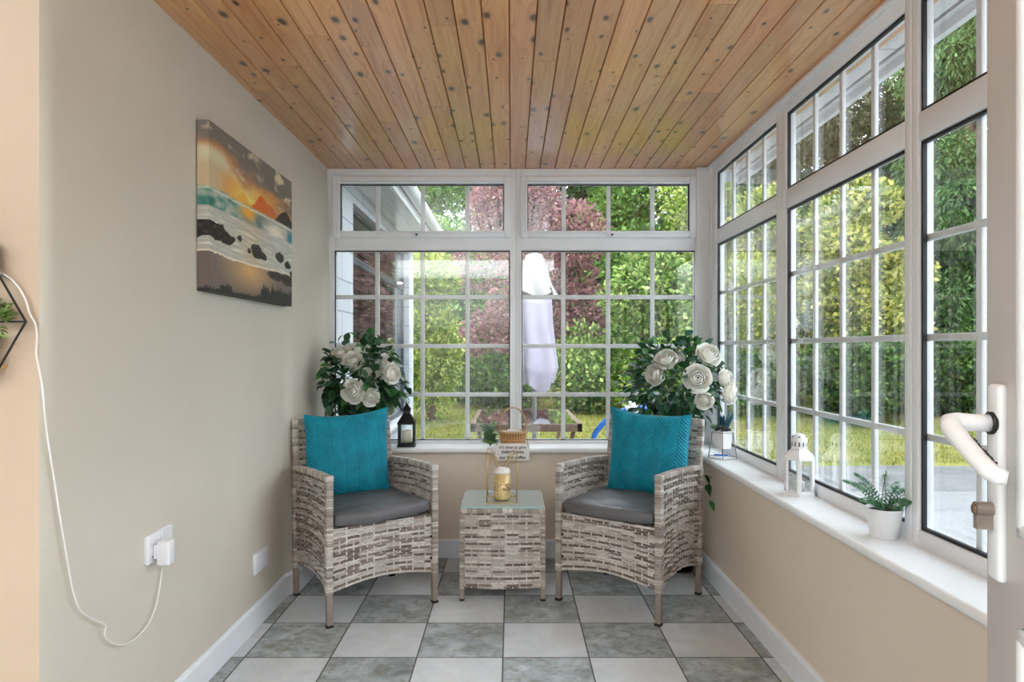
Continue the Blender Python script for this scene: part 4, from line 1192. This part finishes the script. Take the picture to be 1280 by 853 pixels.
N.bsdf(Base_Color=col, Roughness=.9, Specular_IOR_Level=.2, Normal=N.bump(N.noise(p, 40, 4), .6, .04)); M['turf'] = N.mat
b = MB(); b.box((-3, 4.02, GZ - .05), (30, 8.0, GZ)); b.box((1.2, -4, GZ - .05), (30, 4.02, GZ)); struct(b.build('ground', M['asphalt']))
b = MB(); b.box((1.9, 1.0, GZ - .02), (4.3, 6.2, GZ + .012), .004); struct(b.build('path', plain('pale_concrete', (122, 122, 124), .85, .08, 4, .3, 60)))
b = MB(); nx, ny = 120, 60; vs = []
for j in range(ny + 1):
    for i in range(nx + 1):
        x = -14 + 50 * i / nx; f = j / ny; y0 = edge_y(x) ; y = y0 + (36 - y0) * f ** 1.8
        vs.append((x, y, gz(x, y) + .022 * min(1, f * 30)))
b.add(vs, [(j * (nx + 1) + i, j * (nx + 1) + i + 1, (j + 1) * (nx + 1) + i + 1, (j + 1) * (nx + 1) + i) for j in range(ny) for i in range(nx)], 0, True)
struct(b.build('lawn', M['turf'], fix=False))

def np_mesh(name, V, Fq, mats, parent=None, smooth=False):
    me = bpy.data.meshes.new(name); nv, nf = len(V), len(Fq); k = Fq.shape[1]
    me.vertices.add(nv); me.vertices.foreach_set('co', V.astype(np.float32).ravel())
    me.loops.add(nf * k); me.loops.foreach_set('vertex_index', Fq.astype(np.int32).ravel())
    me.polygons.add(nf); me.polygons.foreach_set('loop_start', np.arange(nf, dtype=np.int32) * k)
    me.materials.append(mats)
    me.update(calc_edges=True); me.validate()
    o = bpy.data.objects.new(name, me); C.objects.link(o)
    if parent: o.parent = parent
    return o
rg = np.random.default_rng(12)
# grass blades and the litter along its edge
n = 60000
gx = rg.uniform(-4, 14, n); gy = 7.65 + rg.power(1.0, n) * 6.5 * rg.uniform(0, 1, n) ** .6
ang = rg.uniform(0, 6.28, n); h = rg.uniform(.025, .075, n); w = rg.uniform(.006, .012, n)
zz = np.array([gz(a, c) for a, c in zip(gx, gy)]) + .005
base = np.stack([gx, gy, zz], 1); dx = np.stack([np.cos(ang) * w, np.sin(ang) * w, np.zeros(n)], 1)
tip = base + np.stack([rg.normal(0, .02, n), rg.normal(0, .02, n), h], 1)
V = np.stack([base - dx, base + dx, tip], 1).reshape(-1, 3); Fq = np.arange(n * 3).reshape(n, 3)
M['grass'] = leaf_mat('grass_blade', [(92, 104, 38), (126, 128, 56), (154, 146, 78), (108, 116, 44), (166, 152, 96)], .3, .6, .3)
tag(np_mesh('grass', V, Fq, M['grass']), 'short patchy yellow-green grass blades across the garden lawn', 'grass', kind='stuff')

# ---------------------------------------------------------------- foliage
LEAFT = {
 'privet': [(96, 124, 40), (138, 160, 58), (176, 190, 84), (204, 208, 116), (116, 142, 48)],
 'gold': [(116, 132, 46), (160, 166, 66), (196, 192, 98), (214, 204, 124), (92, 116, 44)],
 'mid': [(72, 108, 42), (96, 134, 56), (122, 158, 70), (84, 120, 48), (146, 176, 90)],
 'dark': [(38, 66, 32), (54, 88, 42), (72, 106, 50), (46, 76, 38)],
 'purple': [(118, 76, 86), (148, 102, 108), (172, 126, 126), (102, 64, 76), (188, 146, 140), (138, 112, 92)],
 'shrub': [(84, 120, 48), (122, 152, 66), (158, 180, 92), (196, 206, 136), (98, 130, 54), (70, 102, 42)],
 'conifer': [(72, 104, 56), (92, 126, 68), (112, 146, 84), (60, 90, 50), (132, 160, 98)],
 'olive': [(84, 92, 58), (110, 112, 72), (128, 126, 88), (70, 80, 50)],
 'ivy': [(46, 74, 34), (66, 98, 44), (90, 122, 54), (112, 140, 66), (36, 60, 30)],
}
for k_, c_ in LEAFT.items(): M['lf_' + k_] = leaf_mat('leaf_' + k_, c_, .42, .45, .4, 1.0)
def crown(parent, kind, clumps, nleaf, size, aspect=.5, droop=0.0, seed=0, name='crown', sig=.75):
    """clumps: array of (x,y,z,r) in the tree's own space; leaves are scattered through every clump"""
    size *= 1.30; nleaf = int(nleaf * .9)
    g = np.random.default_rng(seed); cl = np.array(clumps, dtype=float)
    wts = cl[:, 3] ** 2; idx = g.choice(len(cl), nleaf, p=wts / wts.sum())
    d = g.normal(size=(nleaf, 3)); d /= np.linalg.norm(d, axis=1)[:, None]
    rad = g.uniform(.35, 1.0, nleaf) ** .4
    P = cl[idx, :3] + d * (cl[idx, 3] * rad)[:, None] * np.array([1, 1, .85])
    axis = d + g.normal(0, sig, (nleaf, 3)); axis[:, 2] += -droop; axis /= np.linalg.norm(axis, axis=1)[:, None]
    ref = g.normal(size=(nleaf, 3)); side = np.cross(axis, ref); side /= np.linalg.norm(side, axis=1)[:, None]
    L = size * g.uniform(.65, 1.3, nleaf); W = L * aspect * .5; nrm = np.cross(axis, side)
    a = P; b_ = P + axis * (L * .5)[:, None] + side * W[:, None] + nrm * (L * .10)[:, None]
    c_ = P + axis * L[:, None]; e = P + axis * (L * .5)[:, None] - side * W[:, None] + nrm * (L * .10)[:, None]
    V = np.stack([a, b_, c_, e], 1).reshape(-1, 3); Fq = np.arange(nleaf * 4).reshape(nleaf, 4)
    return np_mesh(name, V, Fq, M['lf_' + kind], parent)
def blob(rx, ry, z0, z1, n, rc, seed, taper=0.0):
    g = random.Random(seed); out = []
    while len(out) < n:
        u = g.random(); z = z0 + (z1 - z0) * u; t = (u - .5) * 2
        a = g.random() * 6.283; q = g.random() ** .5
        env = math.sqrt(max(.08, 1 - abs(t) ** 2.3)) * (1 - taper * u) * (1 + .38 * mnoise.noise(Vector((math.cos(a) * 1.3 + seed, math.sin(a) * 1.3, z * .8))))
        out.append((rx * env * q * math.cos(a), ry * env * q * math.sin(a), z, rc * g.choice((.5, .65, .8, 1.0, 1.3)) * (1 - .5 * taper * u)))
    return out
def tree(kind, label, cat, px, d, wpx, ytop, ybot, nleaf, size, ncl, rc, seed, aspect=.55, droop=0.0, taper=0.0, name='tree', trunk=True, group=None, dep=.8):
    """stands at distance d; px, wpx, ytop, ybot give its place and extent as read off the photograph"""
    x = (px - VX) / F * d; g0 = gz(x, d); zt = EYE - (ytop - VY) * d / F; zb = EYE - (ybot - VY) * d / F
    rx = wpx / 2 / F * d
    t = thing(name, label, cat, (x, d, g0), 0, group)
    z0 = max(.05, zb - g0)
    cl = blob(max(.1, rx - rc * .7), max(.1, (rx - rc * .7) * dep), z0 + rc * .35, zt - g0 - rc * .7, ncl, rc, seed, taper)
    crown(t, kind, cl, nleaf, size, aspect, droop, seed)
    m = MB(); top = (zt - g0) * .8; rb_ = .035 + .018 * (zt - g0)
    m.tube([(0, 0, -.05), (.03, .02, top * .3), (-.04, 0, top * .65), (.02, 0, top)], [rb_, rb_ * .85, rb_ * .6, rb_ * .2], 8)
    g = random.Random(seed)
    for c_ in cl[:: max(1, ncl // 10)]:
        s_ = Vector((0, 0, top * g.uniform(.25, .7))); e = Vector(c_[:3]); m.tube([s_, s_.lerp(e, .5) + Vector((0, 0, .05)), e], [rb_ * .4, rb_ * .28, rb_ * .12], 6)
    m.build('trunk', M['bark'], t, fix=False)
    return t
# seen through the end windows, near to far
tree('privet', 'yellow-green variegated privet bush right beside the corner of the house wing', 'shrub', 538, 10.4, 66, 318, 514, 11000, .062, 46, .32, 1, name='garden_shrub')
tree('purple', 'purple-leaved smoke tree standing in the middle of the garden', 'tree', 655, 12.4, 205, 215, 470, 26000, .075, 44, .52, 2, droop=.1)
tree('shrub', 'light green leafy shrub behind the patio table and folded parasol', 'shrub', 728, 11.2, 105, 408, 514, 9000, .070, 50, .30, 3, name='garden_shrub')
tree('shrub', 'tall pale-leaved shrub behind the blue hose', 'shrub', 818, 10.8, 125, 308, 514, 17000, .075, 64, .34, 4, name='garden_shrub')
tree('ivy', 'low dark ivy-green bush under the purple smoke tree', 'shrub', 625, 11.7, 150, 448, 512, 9000, .07, 46, .26, 5, name='garden_shrub')
tree('mid', 'fresh green round tree behind the privet bush', 'tree', 560, 15.5, 150, 268, 480, 16000, .10, 60, .62, 6)
tree('dark', 'dark green tree between the smoke tree and the tall pale shrub', 'tree', 735, 16.5, 150, 150, 480, 27000, .11, 64, .75, 7)
tree('mid', 'bright green broad tree towering behind the tall pale shrub', 'tree', 800, 15.2, 150, 190, 480, 24000, .10, 74, .62, 8)
tree('privet', 'tall golden-green tree beyond the porch corner', 'tree', 880, 14.0, 110, 200, 490, 22000, .085, 70, .52, 9)
tree('mid', 'thin-crowned tall tree against the white sky over the smoke tree', 'tree', 585, 20.0, 250, 180, 450, 15000, .12, 46, .8, 10)
# seen through the long windows
tree('gold', 'golden cream-tipped shrub opposite the long windows, next to the porch corner', 'shrub', 960, 11.8, 120, 235, 512, 33000, .075, 70, .40, 11, name='garden_shrub')
tree('gold', 'large golden cream-tipped shrub opposite the middle long window', 'shrub', 1068, 11.2, 150, 215, 512, 45000, .078, 84, .42, 12, name='garden_shrub')
tree('olive', 'dull olive-brown conifer rising behind the golden shrubs', 'tree', 1040, 15.5, 250, -60, 420, 45000, .11, 80, .75, 13, .35, .5, .3)
tree('dark', 'dark conifer behind the large golden shrub', 'tree', 1130, 14.2, 150, -140, 500, 39000, .11, 80, .70, 14, .3, .6, .3)
tree('conifer', 'drooping light green cypress opposite the window beside the open door', 'tree', 1215, 12.2, 170, -160, 505, 63000, .10, 100, .52, 15, .28, 1.3, .15)
tree('conifer', 'drooping green cypress farthest along the drive', 'tree', 1340, 11.5, 210, -200, 510, 45000, .11, 90, .60, 16, .28, 1.2, .15)
tree('ivy', 'low ivy hedge clump under the golden shrub at the porch corner', 'hedge', 930, 10.9, 120, 438, 512, 9000, .065, 40, .24, 17, name='hedge_clump')
tree('ivy', 'low ivy hedge clump under the large golden shrub', 'hedge', 1075, 10.4, 170, 420, 516, 14000, .065, 54, .26, 18, name='hedge_clump')
tree('ivy', 'low ivy hedge clump under the drooping cypress', 'hedge', 1215, 10.6, 190, 400, 516, 16000, .065, 60, .28, 19, name='hedge_clump')
tree('dark', 'dark backdrop tree behind the golden shrub at the porch corner', 'tree', 930, 19.0, 220, 120, 460, 33000, .13, 70, .9, 20)
tree('dark', 'dark hedge tree closing the garden behind the privet bush', 'tree', 500, 18.5, 160, 330, 480, 18000, .12, 50, .7, 21)
tree('dark', 'dark hedge tree closing the garden behind the smoke tree', 'tree', 665, 18.0, 190, 330, 480, 21000, .12, 60, .7, 22)
tree('mid', 'tall dense green tree rising far behind the house wing', 'tree', 440, 21.0, 330, 60, 480, 40000, .14, 90, 1.0, 24)
tree('mid', 'broad green tree at the far end of the drive', 'tree', 1560, 9.5, 330, 120, 470, 26000, .11, 70, .7, 25)
tree('dark', 'dark green tree beyond the drive, past the last cypress', 'tree', 1950, 8.5, 420, 90, 470, 24000, .11, 70, .8, 26)
tree('mid', 'distant green tree rising behind the drooping cypress', 'tree', 1300, 18.5, 260, -200, 470, 24000, .13, 80, 1.0, 23)

# ---------------------------------------------------------------- the wing of the house outside
XW = -1.20
t = thing('house_wing', 'white block-built house wing with long grey window and eaves', 'house', (XW, 4.15, GZ))
m = MB(); ys0, ys1, ye = 1.03, 3.86, 4.20       # window opening along the wall (local y), end of the wall
zs0, zs1, ht = .50, 2.42, 2.57
N = NT('house_blockwork'); p = N.obj(); xx, yy, zz_ = N.xyz(p)
br_ = N.n('TexBrick', {'Scale': 1.0, 'Mortar Size': .006, 'Color1': (*s2l((196, 198, 202)), 1), 'Color2': (*s2l((186, 189, 194)), 1), 'Mortar': (*s2l((140, 144, 152)), 1), 'Brick Width': .46, 'Row Height': .225})
N.set(br_.inputs['Vector'], N.comb(yy, zz_)); N.bsdf(Base_Color=br_.outputs[0], Roughness=.8, Normal=N.bump(br_.outputs['Fac'], -.5, .01)); M['blocks'] = N.mat
m.box((-.30, -.12, 0), (0, ys0, ht)); m.box((-.30, ys1, 0), (0, ye, ht)); m.box((-.30, ys0, 0), (0, ys1, zs0)); m.box((-.30, ys0, zs1), (0, ys1, ht))
m.build('wall', M['blocks'], t)
m = MB(); m.box((-.12, ys0, zs0), (.045, ys1 + .06, zs0 + .05), .01); m.build('window_ledge', M['gutter'], t)
def gfr(a0, a1, b0, b1, nm='window_frame'):
    m = MB()
    for (p0, p1, q0, q1) in ((a0, a0 + .06, b0, b1), (a1 - .06, a1, b0, b1), (a0, a1, b0, b0 + .03), (a0, a1, b1 - .03, b1)): m.box((-.10, p0, q0), (-.055, p1, q1), .004)
    f = m.build(nm, M['grey_frame'], t)
    g = MB(); g.box((-.08, a0 + .05, b0 + .02), (-.07, a1 - .05, b1 - .02)); g.build('glass_pane', M['house_glass'], f)
    return f
M['house_glass'] = glass('house_glass', (.8, .84, .84), .75)
gfr(ys0, ys1, zs0 + .05, 2.02); gfr(ys0, ys1, 2.02, zs1)
m = MB()
for k_ in range(44): m.box((-.20, ys0 + .03, .60 + k_ * .040), (-.165, ys1 - .03, .606 + k_ * .040), 0, 0, None)
m.build('blind', M['blind'], t)
m = MB(); m.box((-.29, ys0, zs0), (-.27, ys1, zs1)); m.build('dark_room', M['dark_in'], t)
m = MB(); m.box((-.02, ys1 + .055, 0), (.030, ys1 + .16, ht), .004); m.build('corner_trim', M['gutter'], t)
m = MB(); m.box((-.4, -.1, ht), (.27, ye + .4, ht + .015)); m.build('soffit', M['soffit'], t)
m = MB(); m.box((.27, -.1, ht - .03), (.30, ye + .4, ht + .17), .003); m.build('fascia', M['gutter'], t)
m = MB(); pr = [(.305 + .055 + .055 * math.cos(PI + PI * a / 10), .10 + .055 * math.sin(PI + PI * a / 10)) for a in range(11)]
pr = pr + [(x_, .11) for x_ in (.415,)] + [(.305, .11)]
m.prism([(x_, ht + z_ - .02) for x_, z_ in pr], 1, -.1, ye + .45); m.build('gutter', M['gutter'], t)
m = MB(); m.prism([(.36, ht + .05), (.30, ht + .18), (-2.6, ht + 1.5), (-2.6, ht + .05)], 1, -.1, ye + .4); m.build('roof', plain('grey_roof_tiles', (120, 116, 118), .8, .15, 10), t)
m = MB(); m.box((-2.6, ye - .02, 0), (-.29, ye, ht)); m.box((-2.6, -.12, 0), (-.29, -.10, ht)); m.build('end_wall', M['stone'], t)

# ---------------------------------------------------------------- patio table, parasol, hose
PT = (.115, 5.83)
t = thing('patio_table', 'brown rattan patio table with glass top standing outside the end window', 'table', (PT[0], PT[1], GZ))
tw, td, th_ = .425, .64, .735
m = MB(); m.box((-tw, -td, th_ - .058), (tw, -td + .035, th_)); m.box((-tw, td - .035, th_ - .058), (tw, td, th_)); m.box((-tw, -td, th_ - .058), (-tw + .035, td, th_)); m.box((tw - .035, -td, th_ - .058), (tw, td, th_))
m.build('table_rim', M['rattan_dark'], t)
m = MB(); m.box((-tw + .036, -td + .036, th_ - .012), (tw - .036, td - .036, th_ + .001)); m.build('glass_top', glass('frosted_table_glass', (.55, .62, .60), 3.2, .04), t)
for sx in (-1, 1):
    for sy in (-1, 1):
        m = MB(); m.bar((sx * (tw - .20), sy * (td - .12), 0), (sx * (tw - .06), sy * (td - .05), th_ - .05), .028, .028, 0, (0, 1, 0)); m.build('leg', M['rattan_dark'], t)
d_ = 7.0
px_ = (668 - VX) / F * d_
t = thing('parasol', 'folded white parasol with lilac lower folds standing behind the patio table', 'parasol', (px_, d_, GZ))
zof = lambda y: EYE - (y - VY) * d_ / F - GZ
m = MB(); m.tube([(0, 0, 0), (0, 0, zof(322))], .024, 14); m.build('pole', M['steel'], t)
m = MB(); m.lathe([(.24, 0), (.24, .05), (.06, .08), (.03, .20), (0, .20)], 28); m.build('base', M['dark_ledge'], t)
def folds(zs_r, n, amp, seed):
    def fn(s, q):
        i = q * (len(zs_r) - 1); k_ = min(int(i), len(zs_r) - 2); f = i - k_
        z = zs_r[k_][0] * (1 - f) + zs_r[k_ + 1][0] * f; r = zs_r[k_][1] * (1 - f) + zs_r[k_ + 1][1] * f
        a = s * 2 * PI; w = 1 + amp * q * math.sin(n * a + 2 * mnoise.noise(Vector((q * 2, seed, 0)))) + .15 * q * mnoise.noise(Vector((math.cos(a) * 2, math.sin(a) * 2, q * 3 + seed)))
        return (r * w * math.cos(a), r * w * math.sin(a) * .8, z - .05 * q * math.sin(n * a * .5 + seed))
    return fn
m = MB(); m.grid(folds([(zof(317), .035), (zof(320), .085), (zof(330), .11), (zof(350), .145), (zof(366), .20)], 5, .30, 2), 72, 20, wrap=True); cp = m.build('canopy', M['parasol'], t)
m = MB(); m.grid(folds([(zof(362), .05), (zof(376), .17), (zof(410), .175), (zof(440), .20), (zof(462), .215), (zof(484), .16)], 6, .28, 5), 72, 30, wrap=True); m.build('lower_folds', M['parasol_lilac'], cp)
m = MB(); m.tube([(.16 * math.cos(a * PI / 12), .13 * math.sin(a * PI / 12), zof(436)) for a in range(24)], .010, 6, closed=True); m.build('tie_strap', M['parasol'], cp)

d_ = 5.2
pp = [at(736, 596, d_), at(739, 570, d_), at(743, 545, d_), at(750, 534, d_), at(762, 523, d_), at(776, 515, d_), at(792, 511, d_), at(812, 511, d_ + .1), at(832, 517, d_ + .2), at(850, 532, d_ + .3), at(862, 560, d_ + .4), at(866, 620, d_ + .4)]
pp[0].z = GZ + .02; pp[-1].z = GZ + .02
sm_ = smooth(pp, 16)
t = thing('pool_hose', 'blue ribbed hose arching up outside the end window with grey joint', 'hose', (pp[0].x, pp[0].y, GZ))
m = MB(); m.tube([q - Vector((pp[0].x, pp[0].y, GZ)) for q in sm_], [.019 + (.0035 if i % 2 else 0) for i in range(len(sm_))], 12); m.build('hose_tube', M['hose'], t)
c0 = at(782, 513, d_) - Vector((pp[0].x, pp[0].y, GZ)); c1 = at(797, 510.5, d_) - Vector((pp[0].x, pp[0].y, GZ))
m = MB(); m.tube([c0, c1], .034, 16); m.tube([c0 + (c1 - c0) * .5, c0 + (c1 - c0) * .5 + Vector((0, -.01, .06))], .024, 14); m.build('joint', M['gutter'], t)
SKY = 4.2; SUN = 2.0; LAMP = 14; LAMP2 = 2; FILL = 280; EXPO = 0.38
# ================================================================== LIGHT, CAMERA
w = bpy.data.worlds.new('World'); bpy.context.scene.world = w; w.use_nodes = True
nt = w.node_tree; nt.nodes.clear()
bg = nt.nodes.new('ShaderNodeBackground'); ou = nt.nodes.new('ShaderNodeOutputWorld')
tc = nt.nodes.new('ShaderNodeTexCoord'); nz = nt.nodes.new('ShaderNodeTexNoise'); rp = nt.nodes.new('ShaderNodeValToRGB')
nz.inputs['Scale'].default_value = 2.2; nz.inputs['Detail'].default_value = 5
nt.links.new(tc.outputs['Generated'], nz.inputs['Vector']); nt.links.new(nz.outputs[0], rp.inputs[0])
rp.color_ramp.elements[0].position = .35; rp.color_ramp.elements[0].color = (.74, .86, 1, 1)
rp.color_ramp.elements[1].position = .62; rp.color_ramp.elements[1].color = (.90, .95, 1, 1)
nt.links.new(rp.outputs[0], bg.inputs[0]); bg.inputs[1].default_value = SKY
nt.links.new(bg.outputs[0], ou.inputs[0])

def light(name, typ, loc, energy, color=(1, 1, 1), rot=(0, 0, 0), **kw):
    l = bpy.data.lights.new(name, typ); l.energy = energy; l.color = color
    for k, v in kw.items(): setattr(l, k, v)
    o = bpy.data.objects.new(name, l); C.objects.link(o); o.location = loc; o.rotation_euler = rot; return o
light('hazy_sun', 'SUN', (0, 0, 6), SUN, (1, .98, .94), Vector((.35, .75, -.95)).to_track_quat('-Z', 'Y').to_euler(), angle=math.radians(14))
# lounge lamps behind the camera, plus an added bounce fill
light('lounge_ceiling_lamp', 'AREA', (-1.57, -1.1, 2.03), LAMP, (1, .88, .70), (0, 0, 0), shape='DISK', size=.28)
light('bounce_fill', 'AREA', (-.3, -1.65, 1.45), FILL, (.88, .95, 1), (PI, 0, 0), shape='RECTANGLE', size=4.8, size_y=2.5)  # added upward fill that brightens the porch, not one of the lamps
light('lounge_side_lamp', 'POINT', (-2.2, -.35, 1.95), LAMP2, (1, .86, .68), shadow_soft_size=.08)

cd = bpy.data.cameras.new('Camera'); cam = bpy.data.objects.new('Camera', cd); C.objects.link(cam)
cd.sensor_width = 36; cd.lens = 36 * F / 1280; cd.clip_start = .05; cd.clip_end = 300
cam.location = (0, 0, EYE); cam.rotation_euler = (PI / 2, 0, 0)
cd.shift_x = (640 - VX) / 1280; cd.shift_y = (VY - 426.5) / 1280
sc = bpy.context.scene; sc.camera = cam
sc.view_settings.view_transform = 'Standard'; sc.view_settings.look = 'None'
sc.view_settings.gamma = 1; sc.view_settings.use_curve_mapping = False
sc.view_settings.exposure = EXPO
try:
    sc.cycles.use_denoising = True; sc.cycles.max_bounces = 10; sc.cycles.diffuse_bounces = 5; sc.cycles.transparent_max_bounces = 24
    sc.cycles.sample_clamp_indirect = 8; sc.cycles.caustics_reflective = False; sc.cycles.caustics_refractive = False
except Exception: pass
